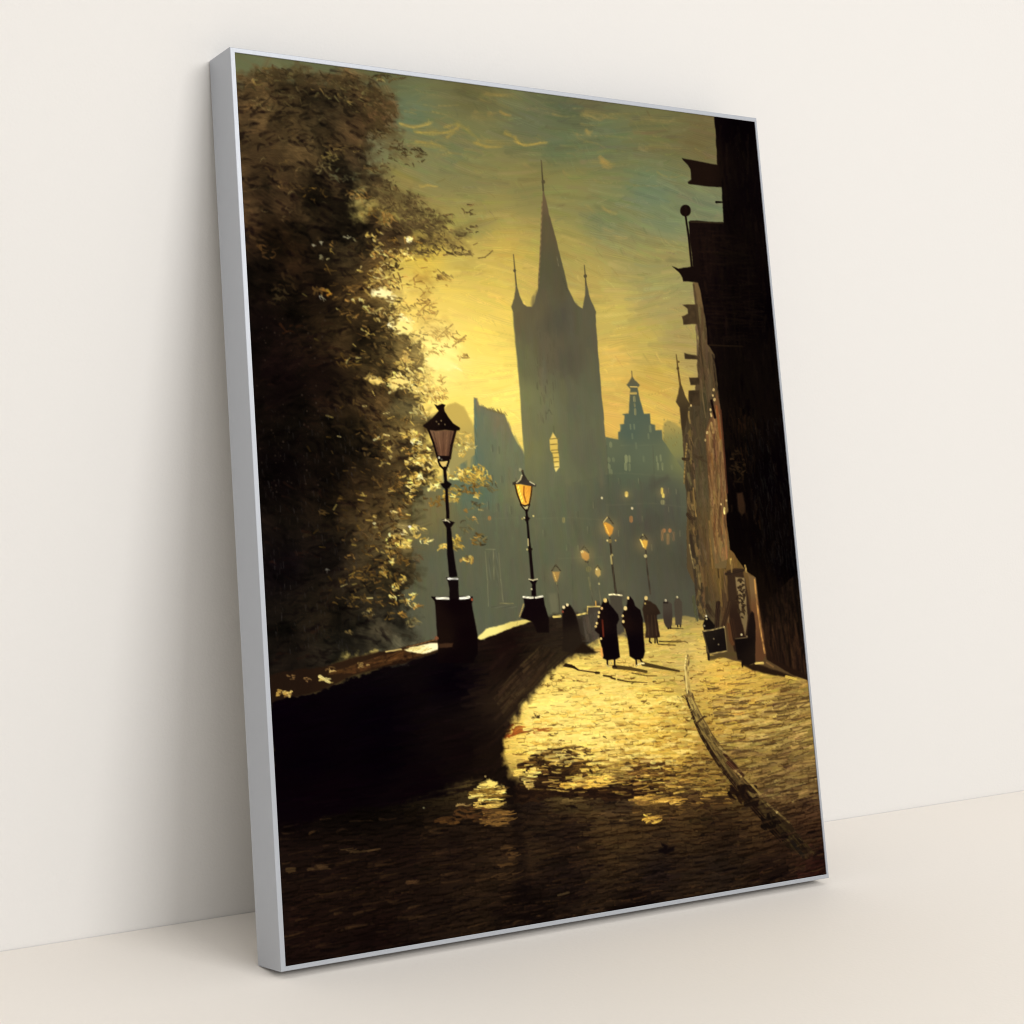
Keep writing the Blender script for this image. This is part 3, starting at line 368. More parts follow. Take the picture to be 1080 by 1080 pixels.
# ---- houses on the right
row = motif('house_row')
HB = [(735,310,112,92,62),(742,350,92,76,54),(745,400,84,70,50),(735,440,76,66,48),(738,480,78,68,50),(735,520,84,74,54),(745,560,96,80,52),(735,590,84,72,52),(750,620,100,80,50),(740,640,76,66,50),(765,600,112,88,50),(770,580,120,92,50),(780,650,84,58,34),(745,660,86,76,54)]
fill([(732.4,297),(735,317.8),(736,320),(724.5,320.4),(722,320),(726,322.5),(727.6,326),(727.5,330),(720.5,332.6),(722,337),(722.6,341.6),(737,341),(739.3,356.7),(738.2,374.7),(728,373.5),(723.3,371.6),(724,377.8),(738,378.8),(736.6,385),(738,397.6),(728.4,398),(730,405.5),(734.6,405.6),(734.4,411),(728,411.5),(727.6,420),(729.6,427.5),(728.4,431),(726,429.5),(728.5,437),(726,470),(726,600),(745,640),(747,690),(860,720),(880,600),(800,300),(760,290)], HB, row, .7, .4)
turret = motif('turret')
fill([(718.7,402.5),(716.7,415),(714,424),(716.5,427.5),(718.2,430),(721.2,455),(722.8,486),(724,512),(727.8,536),(729.6,570),(733,605),(736.4,637),(739.5,655),(752,655),(745,560),(738,500),(733,460),(728,430),(730.2,427),(724,417)], [(719,415,78,66,44),(722,440,60,50,36),(726,480,88,74,50),(728,520,72,62,46),(735,600,64,56,46),(742,640,70,62,48)], turret, .7, .4)
line([(714.7,373.3),(716.2,386),(718.9,405)], .9, (96,78,44), turret, w1=2.2); dot(716.4,388,1.5,(88,70,40),turret); dot(717.2,381,1,(96,78,44),turret)
hatch([(733,300),(745,330),(750,370),(757,400),(762,430),(745,455),(748,520),(768,560),(790,600),(765,600),(768,655),(742,655),(730,560),(722,470),(728,430),(740,420)], 900, 22, 2.6, 1.48, HB, .1, op=.6, bend=.6, bristle=.1, h=.35, dry=.6, soft=1.4)
hatch([(724,460),(732,450),(738,560),(748,655),(738,650),(728,560)], 160, 10, 2.4, 1.4, lambda x, y: (62,52,40) if rng.random() < .6 else (124,104,66), .1, op=.7)
for x0, y0, x1, y1, w, c in [(739,345,745,400,1.2,(60,48,34)),(741,400,746,440,1.2,(110,94,66)),(728,434,729.5,446,1.8,(150,128,78)),(726,468,723,510,1.5,(140,118,70)),(733,515,736,545,1.4,(150,124,74)),(736,482,742,482,2,(52,40,28)),(722,484,728,484,3,(56,44,32)),(727,543,733,548,4,(58,46,34)),(730,565,734,585,3,(56,46,36)),(728.8,575,734,600,1.2,(150,134,90)),(734,480,747,487,2.4,(70,58,42)),(750,550,754,600,2,(126,100,58)),(760,575,763,640,2.2,(120,96,54)),(757,560,760,610,1.6,(62,48,30)),(765,580,767,600,2.4,(72,56,36)),(766,574,766.5,582,1.6,(176,146,80)),(773,590,773.6,596,2,(206,176,96)),(733,630,737,655,3,(84,86,62)),(748,640,754,650,5,(58,46,34))]:
    line([(x0,y0),(x1,y1)], w, c, row, bend=.4, dry=.5)
dark = motif('gabled_house')
fill([(754.6,121),(756,135),(758.3,171.5),(742,169),(729,166.5),(720.4,165),(722,167.5),(727,172),(729.6,177),(730.4,187.5),(726.9,190),(727.8,192),(745,194.5),(763,195.5),(764.8,232.8),(745,232),(729.6,230.7),(727.8,232.6),(729,250),(732.6,280),(717,281.8),(710.6,280),(712,281.5),(718,286),(721,291),(722,295.6),(730,296),(737.6,297),(740,304),(743.5,324.7),(747,345.5),(747.6,362),(750.4,365.4),(755.3,373.3),(758,401),(761.5,430),(764.6,464.7),(768,513),(770,539.7),(765.4,546),(768.4,552),(772,580),(776,583),(782,593.6),(789,602),(799,610),(801,640),(806,670),(811,697),(840,714),(862,721),(900,721),(880,500),(850,100)], [(800,200,14,7,9),(745,180,30,18,12),(745,260,26,15,12),(770,260,18,10,9),(790,300,16,8,8),(820,320,6,2,5),(790,400,20,12,9),(830,500,8,3,6),(770,450,26,16,10),(800,560,12,6,6),(840,600,6,3,4),(815,660,44,28,17),(850,690,36,22,14),(803,625,30,18,11),(790,130,8,3,6)], dark, .6, .35)
line([(724.5,226),(728,250),(731,280)], 2.0, (24,14,10), dark); dot(724.4,220.5,5.6,(26,15,11),dark,ry=6.2); line([(757.2,211.3),(768,211.3)],2.4,(22,13,10),dark,w1=1)
line([(730,232.4),(750,233),(764,233.6)], 1.4, (72,58,34), dark, op=.6)
hatch([(758,130),(795,130),(850,600),(860,715),(812,690),(805,620),(775,570),(765,480),(752,370),(742,300),(735,240),(765,235)], 800, 20, 2.2, 1.48, lambda x, y: (30,19,13) if rng.random() < .35 else (9,4,6), .25, op=.45, dry=.9, bend=.4, soft=1.4)
hatch([(735,240),(790,240),(810,330),(800,360),(752,360),(740,300)], 200, 22, 1.8, .03, lambda x, y: (31,19,13), .2, op=.4, dry=.9)
hatch([(805,640),(850,600),(862,718),(815,695)], 260, 26, 2, 1.45, lambda x, y: (58,38,23) if rng.random() < .5 else (20,12,9), .2, op=.55, dry=.7, soft=1.4)
hatch([(770,430),(800,430),(805,560),(772,540)], 110, 12, 1.6, 1.45, lambda x, y: (52,32,18) if rng.random() < .5 else (10,5,6), .2, op=.6, dry=.7)
hatch([(785,440),(845,440),(852,620),(800,600)], 160, 12, .9, 1.45, lambda x, y: (48,42,38), .2, op=.45, dry=1)
line([(750,363),(770,364),(785,364.5)], 1.6, (56,38,22), dark, op=.7)
fill([(779,520),(785,519.5),(788,534),(787.5,541),(784.5,544),(781,539)], [(783,530,84,54,34),(786,540,70,48,28)], dark, 1, .4)
for y in (478,487,493,508): line([(777,y),(784,y+.5)], 1.4, (62,42,24), dark, op=.6)
scatter(780,490,8,16,26,3,1.6,[(60,42,24),(74,52,30)],.3,.8)
COL *= 1-.48*(IDS == dark)[..., None]*np.clip((SX-735)/40, .4, 1)[..., None]*np.clip((690-SY)/60, .25, 1)[..., None]
for q_ in ([(722,320.6),(737,320.4),(739,341),(722.6,341.4),(721,333),(727.4,330),(727.4,325)],[(723.4,371.8),(738.4,375),(738.6,378.6),(724.2,377.6)],[(728.4,398.2),(739,398.2),(739,405),(730,405.4)],[(728,411.6),(739,411),(740,428),(729.4,427)]):
    fill(q_, (58,47,33), row, .7, .3, op=.9, tex=.3)
line([(733,299),(736,320),(738,342),(740,357),(739,376),(738.6,398)], 2.0, (70,57,40), row, dry=.5, op=.7)
strip = motif('lit_house_front')
fill([(746,455),(751,440),(755,425),(758,412),(762,432),(764.6,465),(768,513),(770,540),(766,545),(768,551),(771,575),(768,600),(756,600),(750,560),(751.5,537),(750.5,520),(748,486)], [(757,440,92,64,40),(757,480,114,80,48),(752,470,98,72,44),(758,520,112,84,50),(762,540,104,84,48),(760,590,100,82,50)], strip, .8, .4)
hatch([(747,456),(757,430),(762,440),(768,520),(768,545),(770,590),(756,595),(750,520)], 220, 24, 1.8, 1.5, lambda x, y: [(128,90,52),(82,56,36),(106,80,48),(138,110,66)][rng.integers(4)], .1, op=.6, dry=.6, bend=.3)
line([(762,432),(765,468),(769,520)], 1.6, (66,38,24), strip); line([(752,422),(756,440)],2.6,(20,10,8),strip); line([(757.5,428),(762,462)],2.4,(120,72,40),strip)
for x, y, r in [(754.4,410.6,1.5),(753.6,416.6,1.2),(755.4,421,1.6),(751,431.8,1.4),(752,438,1.4),(751.6,436,1.2),(747.6,456,1.5),(745.6,464,1.2),(765.8,540,1.3),(762.4,532,1.1),(768,528,1.1),(752,446,1.2),(730.4,427.4,1.2)]: dot(x, y, r*.72, (186,158,100), strip, ry=r*1.1, h=.6)
line([(752,446),(754,456)],2.4,(150,120,70),strip,dry=.5); line([(765.9,536),(766,542)],1.8,(226,204,120),strip)
COL *= 1-((IDS == row) | (IDS == turret))[..., None]*np.array([.1, .13, .2], np.float32)
# doorway with lattice, pillar
door = motif('shop_doorway')
fill([(768.5,603),(777,600),(785.5,600.5),(790,625),(796,655),(800,690),(790,700),(777,690),(772,660)], [(775,620,50,36,24),(780,660,40,26,18)], door, .8, .4)
fill([(777.3,609.5),(787,610),(791,653),(788.5,672),(783,650)], [(783,625,128,108,70),(788,650,110,92,60)], door, .7, .3)
scatter(784,632,5,22,44,3,1.8,[(40,28,18),(52,38,24)],.6,.8)
fill([(791,604),(793,607.5),(799,610),(803,640),(808,670),(810.5,692),(806,699),(799,699),(796,655)], [(796,615,108,84,52),(800,650,96,64,38),(804,685,84,54,33)], door, .7, .4)
line([(798,612),(801,640),(805,668),(809,690)], 1.8, (170,124,66), door, dry=.7); line([(766,604),(768,640),(773,672)], 2.0, (92,70,44), door, dry=.4); line([(768,606),(786,602)], 3.2, (44,32,22), door); line([(773.5,592),(773.8,604)],1.6,(120,94,50),door)
line([(788,597),(789.5,604)],1.8,(150,122,66),door)
for p, w, c in [([(759.5,637),(759,645),(758,661)],5,(44,31,22)),([(771,637),(768,650),(765,661)],5,(54,38,25)),([(766,628),(767,640)],4,(70,52,34)),([(771,660),(773,676),(775,680)],4,(82,52,30)),([(774,655),(777,672)],5,(46,30,20))]: line(p, w, c, door, dry=.3)
# shadows on the street, kerb
for p, w, w1, c in [([(649,704.5),(665,706),(683,709.5)],4.5,3,(74,58,26)),([(680,701.5),(700,705.5),(718,709)],4.5,2,(64,50,24)),([(668,711),(684,714),(694,714)],1.6,1.2,(110,88,40)),([(697,677.5),(720,678)],1.6,1.4,(84,68,32)),([(696,680.5),(714,681.5)],1.6,1.2,(92,74,36)),([(707,663.5),(722,664)],1.6,1.2,(90,74,40)),([(598,702.5),(606,704.5),(611,707.6)],4,1.5,(34,22,12)),([(611,707.8),(631,710.6)],1.4,1.6,(66,48,22)),([(630,710.6),(633,710.8)],3,2.4,(44,30,14)),([(638,713.5),(646,715)],2,2,(58,42,18)),([(646,716),(650,717.2)],1.8,1.8,(50,34,16)),([(653,717.8),(663,720),(672,720.5),(684,721.2)],1.8,.8,(74,54,24)),([(710,677),(724,677.5),(727,679)],1.4,1,(110,90,44))]: line(p, w, c, street, w1=w1, h=.2)
fill([(750,693),(778,688.5),(782,692),(770,694),(751,697.5)], (76,62,34), street, .9); fill([(784,702),(800,702),(835,712.5),(842,716),(820,714),(795,708)], (34,22,13), street, 1, .6)
line([(787,701),(795,700.6)],2.6,(206,178,96),street); line([(799.5,700.8),(807,700.6)],2.6,(200,170,90),street); line([(811,700),(818,704.5)],2,(110,82,46),street); line([(832,715),(842,717.5)],3,(196,164,72),street)
kerb = motif('kerb')
KC = [(727,700,206,178,96),(726,720,196,166,86),(733,745,170,146,76),(745,775,148,126,68),(760,800,132,110,60),(780,825,112,88,50),(800,850,84,66,38),(825,875,62,49,31),(850,900,34,27,21)]
fill([(725.5,690),(723.2,705),(725.5,734),(734,762),(741,778),(751.5,795),(766,817),(788.5,845),(811,870),(826,886),(851,908),(857,900),(848,888),(835,869.6),(807,843.7),(788.5,819.6),(773.7,799),(760.7,788),(743,758.5),(731,734),(727.2,712),(730.5,690)], KC, kerb, 1.2, 1.6, op=.85)
for i in range(240):
    t = rng.random()**.8; cx = np.interp(t, [0,.12,.25,.4,.55,.7,.85,1], [727,726,732,748,770,797,822,852]); cy = np.interp(t, [0,.12,.25,.4,.55,.7,.85,1], [692,718,748,776,808,843,872,903]); hw = 2+8*t
    ang = np.interp(t, [0,.1,.2,.4,1], [1.6,1.45,1.2,1.0,.82])+rng.normal(0,.06); L = 4+9*t; off = rng.uniform(-.8,.8)*hw
    c = [(62,46,28),(190,162,88),(120,98,54),(92,70,42),(140,118,66)][rng.integers(5)]; k = 1.0-.45*t
    stroke(cx-off-math.cos(ang)*L/2, cy+off*.5-math.sin(ang)*L/2, cx-off+math.cos(ang)*L/2, cy+off*.5+math.sin(ang)*L/2, rng.uniform(1,2.2), np.array(c)*k, kerb, op=.6, dry=.8)
line([(725,736),(735,763),(742,778),(752,795),(767,817),(789,845),(811,870),(827,887)], 1.8, (42,28,18), kerb, w1=7, dry=.7, bristle=.3); line([(783,833),(790,843),(800,850)], 6, (26,16,12), kerb, dry=.4)
line([(731,735),(743,759),(760,788)], 1.2, (96,74,42), kerb, op=.8); line([(766,797),(776,808),(786,820)], 3, (58,34,22), kerb, dry=.5); line([(770,806),(780,816)], 4, (84,52,34), kerb, dry=.5); line([(761,790),(768,796)], 2.4, (172,148,84), kerb); line([(778,815),(784,821)], 2.0, (190,160,90), kerb)
scatter(786,838,14,9,26,7,3,[(26,16,12),(40,26,16)],.8,.4,kerb); scatter(815,872,10,8,16,7,3,[(24,16,12)],.8,.4,kerb)
line([(788,822),(806,842)], 2.2, (168,142,74), kerb, dry=.5); line([(800,846),(790,850)], 7, (30,20,14), kerb, dry=.4); line([(812,850),(835,870)], 2, (140,118,68), kerb, dry=.6); dot(822,859,1.2,(216,192,120),kerb); dot(830,884,4,(20,14,12),kerb,dry=.2); line([(838,890),(850,905)],4,(40,34,28),kerb,dry=.3)
line([(737,764),(745,757)],2,(66,46,26),kerb); line([(724,735),(731,736)],2,(120,94,50),kerb); line([(725.4,693),(724,705),(726.8,732)],1.2,(226,202,120),kerb,dry=.3)
low = (np.clip((SY-745)/30, 0, 1)*.16+np.clip((SY-835)/50, 0, 1)*.26)*(IDS == kerb); COL *= 1-low[..., None]*np.array([.9, 1, 1.1], np.float32)
hatch([(800,838),(866,838),(874,925),(820,915),(780,860)], 120, 14, 2, -.25, lambda x, y: [(40,27,17),(66,48,28),(24,14,10)][rng.integers(3)], .1, op=.5, dry=.8)
# ---- street lamps
LAMPS = []
BK = (16,8,8)
def lamp_far(head, roofp, collar, pole, w, c_pole, glass, idn):
    fill(head, glass, idn, .7, .2, h=.7)
    for p in roofp: line(p, 1.5, (70,62,44), idn)
    line(pole, w, c_pole, idn, w1=w*1.2)
    for q in collar: dot(*q, idn)
l3 = motif('street_lamp'); lamp_far([(637.2,552),(640,551),(645,553.5),(648.5,557),(647,563),(643.8,566.4),(640,562)], [[(637,551),(642,545.5)],[(642.5,545.5),(648,553)]], [(644.4,571,2.2,(112,98,60)),(641.6,570.6,1,(196,176,110)),(650.6,570.4,.9,(150,130,76)),(646.8,586,1.2,(150,136,84))], [(644.4,568),(645.4,577),(647.5,600),(650.8,626)], 2, (58,50,38), [(641,556,206,150,58),(645,560,190,128,52)], l3)
line([(637.6,551),(641.6,546)],1.2,(176,156,98),l3); line([(645.6,587),(646.4,595)],1.8,(186,168,104),l3); line([(639,554),(643,563)],1.4,(240,190,80),l3,op=.8)
l4 = motif('street_lamp'); lamp_far([(676,569),(679,570.5),(681,569.5),(684.6,570.6),(684,576),(682.4,579.8),(679.6,577.5)], [[(677,568),(680,564.5)],[(680.5,564.5),(684,569)]], [(682.2,587,1.7,(170,156,104))], [(682.4,581),(683.2,592),(685,608),(687.4,627)], 1.5, (62,54,42), (206,158,66), l4)
line([(677,570),(680,577)],1.3,(246,214,110),l4); dot(679.4,564.4,.9,(150,140,90),l4)
l5 = motif('street_lamp'); lamp_far([(613.4,582),(617,581),(622.6,585),(622.4,590),(619.4,592.6),(615,589)], [], [], [(620,593),(622.8,598),(624.5,620),(627,639)], 1.0, (84,82,62), [(615,584,204,156,78),(620,590,164,122,64)], l5); dot(615,582.4,1.4,(210,184,110),l5); dot(622,601,3,(112,104,64),l5,op=.7,dry=.4)
line([(613.4,581),(617.4,576.4),(622,583)],1.3,(84,78,54),l5); line([(619,593),(621,593.4)],2,(70,64,46),l5); line([(622,610),(624,622)],2,(116,108,70),l5,op=.5)
l6 = motif('street_lamp'); lamp_far([(628.6,600.5),(631,598.5),(634.4,602),(634.6,607),(632,609.4),(629,606)], [], [], [(632.6,610),(633.2,620),(635,639)], 1.0, (88,84,62), (176,148,82), l6); line([(628.4,600.4),(631.4,596.6),(634.8,601.6)],1.2,(82,76,52),l6); dot(630.5,601,1.0,(206,190,130),l6); dot(633,616.4,1,(160,150,100),l6)
l7 = motif('street_lamp'); lamp_far([(583.4,603.5),(591.6,603.5),(589.8,611),(588.4,614.4),(586,614),(584.4,609)], [[(583,602.5),(587,596.5)],[(587.2,596.5),(592,602.5)]], [(588,616,1.2,(100,96,64))], [(588.6,616),(590,628),(591.6,648)], 1.1, (78,74,56), [(586,606,176,138,72),(589,610,138,110,62)], l7); line([(585,605),(587.6,612.5)],1.1,(196,164,90),l7)
fill([(580,627),(588,626),(590,646),(582,648)], (108,104,78), far, 1.5, op=.5)
l2 = motif('street_lamp')
fill([(543.8,510.4),(561.9,512.6),(561,521),(559,532),(555,533.5),(550.6,532),(546.5,522)], [(548,516,246,196,60),(552,526,250,200,70),(558,518,206,128,44),(557,528,226,160,62)], l2, .6, .2, h=.7)
line([(553.4,513.5),(553.2,522),(555.5,530)], 1.4, (150,84,28), l2); line([(557,514),(556,528)],1.6,(232,156,56),l2,op=.7); line([(547,513),(551.4,529)],2.2,(254,214,84),l2)
line([(543.8,510.6),(546.2,521),(550.4,532.5)], 1.5, (40,26,14), l2); line([(561.9,512.6),(561,522),(558.9,533)], 1.5, (56,36,16), l2); line([(550.4,532.6),(554.5,534.2),(559,532.4)], 1.6, (34,22,14), l2)
fill([(550.6,533),(554.4,535.2),(558.8,533.4),(557,538),(555,539)], (196,182,120), l2, .5, .2); line([(550.2,533),(555.6,539.5)],1.4,(28,18,14),l2); line([(559.2,533),(557.2,539.5)],1.4,(28,18,14),l2)
fill([(550.4,497),(552.4,497),(553.6,500.5),(557.6,507),(566.4,511.2),(565.6,513.8),(557,512.4),(550,510.6),(541.4,512),(541.4,509.4),(548.6,506.2),(551.8,502)], [(552,500,44,36,26),(556,509,58,52,46)], l2, .5, .2)
line([(545.8,509.4),(549.6,506),(551.2,501.5)], 1.4, (190,178,130), l2); line([(559.6,508.4),(564.6,511.2)], 1.3, (190,182,136), l2); dot(549.4,495.6,1.6,(150,144,104),l2); dot(551.8,497,1.1,(60,50,36),l2)
line([(556,538.5),(556.6,545),(557,552)], 2.6, (22,14,12), l2, w1=2); fill([(553,546.5),(556,544.4),(560,547),(558.4,550),(555.4,550.4)], (22,14,12), l2, .5, .2); dot(553.8,546.6,1,(170,160,110),l2); dot(563.4,544.6,.9,(200,184,110),l2); dot(551.6,547.6,.8,(140,124,66),l2)
line([(557.2,551),(558.6,569),(560,582),(562.6,612)], 2.0, (18,10,10), l2, w1=3.6); line([(557.8,569),(558,576)],1.2,(196,180,120),l2); fill([(556.6,579),(560,577.6),(563,579.6),(561,582.6),(558.4,582)], (24,16,12), l2, .5, .2); dot(557,580,1,(200,186,120),l2)
fill([(558.6,612),(568,612),(566,617),(566.6,629.5),(561.4,629.5),(562,617)], (16,8,9), l2, .5, .2); line([(558.8,611.6),(563,612.6),(567.6,611.4)],1.4,(196,184,140),l2); dot(561.6,622,.9,(180,170,130),l2)
l1 = motif('street_lamp')
fill([(453.6,453.6),(480.4,454.2),(476.5,474),(475,482),(462.4,482),(458,468)], [(458,458,116,88,62),(467,465,104,72,50),(474,462,96,68,48),(466,478,92,60,42)], l1, .5, .2, h=.6)
for x0, x1, c in [(458,463.5,(76,52,38)),(463,466,(124,90,64)),(468,468.4,(84,58,42)),(472.5,470.6,(120,86,60)),(476.5,472.8,(70,48,36))]: line([(x0,456),(x1,481)], 1.3, c, l1, op=.7)
line([(452.6,453.6),(458,468),(462,482.5)], 2.2, (22,12,10), l1); line([(481,454.4),(477,470),(475,484)], 2.8, (28,16,12), l1)
fill([(463.9,432.8),(469.1,432.8),(473.3,440),(478.3,446.4),(486,451.6),(485.4,454),(481,454.6),(470,453.8),(460,454.6),(452.2,453.8),(446.6,450),(447.2,448.4),(456.8,441)], [(460,445,24,14,10),(470,448,12,6,6)], l1, .5, .2)
fill([(458.7,426.4),(462.2,427.8),(466.7,425.8),(470.3,427.2),(469.2,430),(469.4,433.5),(463.6,433.5),(461,430.6)], (20,11,9), l1, .5, .2); line([(460,425),(466,424.6)],1,(206,190,120),l1,op=.6)
for x, y in ((461,445),(463.4,447.6),(470,448),(466,444)): dot(x, y, .8, (96,80,54), l1)
fill([(461.4,481),(475.6,481),(474.2,487),(462.6,487)], (18,10,9), l1, .5, .2); dot(463.8,483.2,1.1,(190,184,160),l1); dot(466.5,485,1,(90,84,70),l1)
fill([(464.6,487.5),(472.8,486.6),(469.6,494),(468,494)], (214,184,104), l1, .5, .2)
line([(462.8,486.5),(465,491.5),(468.6,495)], 2, (18,10,9), l1); line([(474.2,486.5),(472.6,491.5),(471,495.5)], 2, (18,10,9), l1)
line([(469.6,494),(470.2,502),(471,510)], 3.4, (16,8,8), l1, w1=3); fill([(464.6,509.4),(468.4,509.2),(471,506.4),(473.6,508.6),(477.4,511),(475.2,514.4),(471.8,517.2),(468,514.6)], (14,8,8), l1, .5, .2); line([(464.4,509.6),(468.6,509.2)],1,(190,168,100),l1)
fill([(470.2,516),(473.2,516),(474,531),(474.9,547.6),(471.4,547.6),(470.6,531)], (14,7,8), l1, .4, .2); fill([(466.7,548.4),(470,548),(475,549.6),(480.4,551.6),(478,555),(475,558),(472,557.4),(469,553)], (16,9,9), l1, .5, .2); line([(468,549.4),(473,549.8),(475,551.4)],1.4,(150,142,116),l1); dot(470.6,549,1,(200,190,150),l1)
fill([(471.8,557),(476.2,557),(479.6,585),(483.2,609),(474.4,609.4),(472.4,585)], (13,7,8), l1, .5, .2); fill([(471.2,609.5),(484.6,610),(484.2,613),(484.4,622),(485.4,632.6),(474.8,632.6),(474.6,622),(473,613.6)], (16,9,9), l1, .5, .2); line([(473.4,611),(483.4,611.2)],1.9,(206,204,190),l1); dot(475,611,1.2,(240,238,226),l1)
for gx_, gy_, gr, gs in ((553,521,13,.22),(643,557,11,.24),(680,574,10,.22),(618,586,11,.22),(632,604,8,.14),(587,606,9,.12),(700,520,7,.18),(662,522,7,.14),(705,565,10,.12)):
    g = gs*np.exp(-((SX-gx_)**2+(SY-gy_)**2)/(2*(gr*.6)**2))*((IDS == far) | (IDS == gable) | (IDS == tower)); COL += (np.array([226, 176, 88], np.float32)-COL)*g[..., None]
haze = .1*np.exp(-((SY-625)/60)**2)*((IDS == far) | (IDS == gable) | (IDS == tower)); COL += (np.array([118, 116, 82], np.float32)-COL)*haze[..., None]
# ---- people and carts
def figure(pts, ctrl, lights, legs, lw=1.8):
    f = motif('person')
    for p in legs: line(p, lw, (24,15,11), f)
    fill(pts, ctrl, f, .6, .3, h=.4)
    for x, y, r, c in lights: dot(x, y, r, c, f, ry=r*1.25, h=.8)
    return f
G1 = (226,196,120); G2 = (226,180,110)
f4 = figure([(700.5,637.8),(702,633.6),(705,633.8),(710.6,637.8),(711,650),(710,660),(708,663),(705,663),(701.7,658)], [(705,640,66,58,48),(706,655,56,46,38)], [(703.6,634,1.2,(160,150,120))], [[(706,660),(706.4,664)],[(709,660),(708.8,663.4)]], 1.5); line([(701.5,636.4),(705.6,636.6)],1.2,(26,18,16),f4)
f5 = figure([(712.8,636),(715,631),(718,631.5),(721,636),(721,650),(720.4,660),(714,660)], (68,60,48), [(715.8,630.6,1,(176,164,120))], [[(716,658),(716.4,662)],[(719.4,658),(719.4,662)]], 1.2)
f3 = figure([(680.6,634),(682,630.5),(684.4,630.8),(685,634.6),(687.8,635),(693.3,639),(696.4,643.5),(698.4,647.8),(694.4,649.6),(694.2,652),(695.8,661),(697.9,673),(690,674),(682,673.4),(682.6,664),(680.4,652),(678.9,643.3)], [(685,640,44,32,22),(692,655,36,24,17),(684,665,54,40,28),(694,668,40,26,18)], [(682.8,631.6,1.8,(206,178,110)),(681.8,637.4,.9,(186,160,90))], [[(687,672),(686.6,677.5),(688.4,679)],[(692.4,672),(692.4,679)],[(694,672),(695,679)]], 1.5)
for x0, x1 in ((684.4,685.6),(688.6,689.6),(692,694)): line([(x0,650),(x1,671)], 1.2, (62,46,32), f3, op=.6)
f1 = figure([(637.6,634),(639,632),(641.9,632.6),(643.9,637.8),(648.9,643.3),(653.3,649),(654.2,654.4),(651.4,660),(653.3,676.7),(655.2,694.4),(651,696.7),(646,697),(642,697.4),(637.2,695.4),(636,684),(634,676),(633.3,670),(628.3,665.6),(630,659),(633.3,647.8),(635,641)], [(645,650,12,6,8),(645,680,9,4,7),(636,655,24,12,10)], [(639.5,634,1.9,(222,190,110)),(635.8,642.4,1.2,G2),(633,646.8,1.2,G1),(632.5,651.2,1.1,G1),(630.7,658.2,1.2,G1),(629.5,661.6,1.1,G1),(635,674.5,1.1,G1)], [[(641.7,696),(642,702.6)],[(649.4,695),(649.7,703.5)]])
line([(636.6,655),(637.6,672)],1.8,(96,36,22),f1,op=.8); fill([(634.2,684),(636.4,684),(637.4,693),(635.6,694)], (226,160,80), f1, .6); dot(645.6,700.6,1.3,(190,168,96),f1); line([(641,702.4),(644,704.4)],1.4,(180,160,100),f1); line([(648,704),(651.6,704.6)],1.6,(30,18,12),f1)
f2 = figure([(663,632),(665.6,629.6),(669.4,634.4),(671,639.6),(676.7,644.4),(679.4,654.4),(679.6,665.6),(681.7,687.8),(680,695.6),(676,697),(671,697),(665.6,693.5),(664.6,685),(663.3,676.7),(660.6,664.4),(657.2,659),(658.3,646.7),(662.2,641)], [(668,650,12,6,8),(670,680,9,4,7),(661,655,28,14,10)], [(663.8,631.4,1.3,G1),(660.9,642.4,1.8,(226,200,130)),(658.1,650.4,1.1,G1),(658.7,656.4,1.3,G1)], [[(672.2,695),(672.8,703)],[(676.4,695.6),(678.6,699.6)]])
line([(674.4,702),(678,700.6),(680.6,700.8)],1.8,(222,206,140),f2); dot(672.6,703.4,1,(200,180,110),f2)
cart = motif('handcart')
fill([(742.4,666.6),(750,665.4),(758,663.6),(766.4,661.8),(767.4,671),(769.4,688),(760,689.4),(749.6,691),(746,678)], [(750,672,28,22,17),(762,680,18,13,11)], cart, .6, .3)
fill([(743,660),(744.6,655),(746,650.6),(748.6,652),(752,656),(756,660.6),(755.6,664),(744,665.6)], (18,13,11), cart, .6, .3)
for x, y, r, c in [(746.8,650.6,1,(206,196,160)),(747,653.6,1,(176,160,110)),(744.8,661,.9,(150,140,110)),(754.8,674.8,.7,(104,92,66)),(759.8,680.8,.8,(110,98,72)),(765.6,662.4,1,(190,170,110))]: dot(x, y, r, c, cart)
line([(744,666.8),(754,665.2),(765,662.4)],1.4,(130,112,70),cart); line([(750,691),(758,689.6),(768.6,687.8)],1.4,(150,128,74),cart); line([(766.4,663),(769,687)],1,(110,94,58),cart); line([(749,690),(749.6,696.6)],2.6,(34,26,18),cart); line([(743.4,668),(749.4,690)],1,(70,58,38),cart)
binn = figure([(777,674),(783,673),(790.6,672.4),(791.4,660),(793,650),(795.4,645.4),(797.8,648),(799.4,660),(799,685),(799,700),(792,703),(785,702.6),(784,698),(780,697)], [(785,680,14,9,8),(796,660,24,16,12),(797,690,26,18,13)], [(784.2,670.4,1,(206,190,140)),(790,672.4,.8,(120,100,66))], [[(785,700),(785.4,704)]])  # dark bin, drawn with the figure routine, so its piece is named person
line([(778,674.6),(790,673.4)],1.4,(74,60,40),binn)
bl = .3*np.exp(-((SX-604)/56)**2-((SY-758)/42)**2)*(IDS == street); COL += (np.array([255, 240, 140], np.float32)-COL)*bl[..., None]*np.clip(COL.mean(-1, keepdims=True)/150, .1, 1)
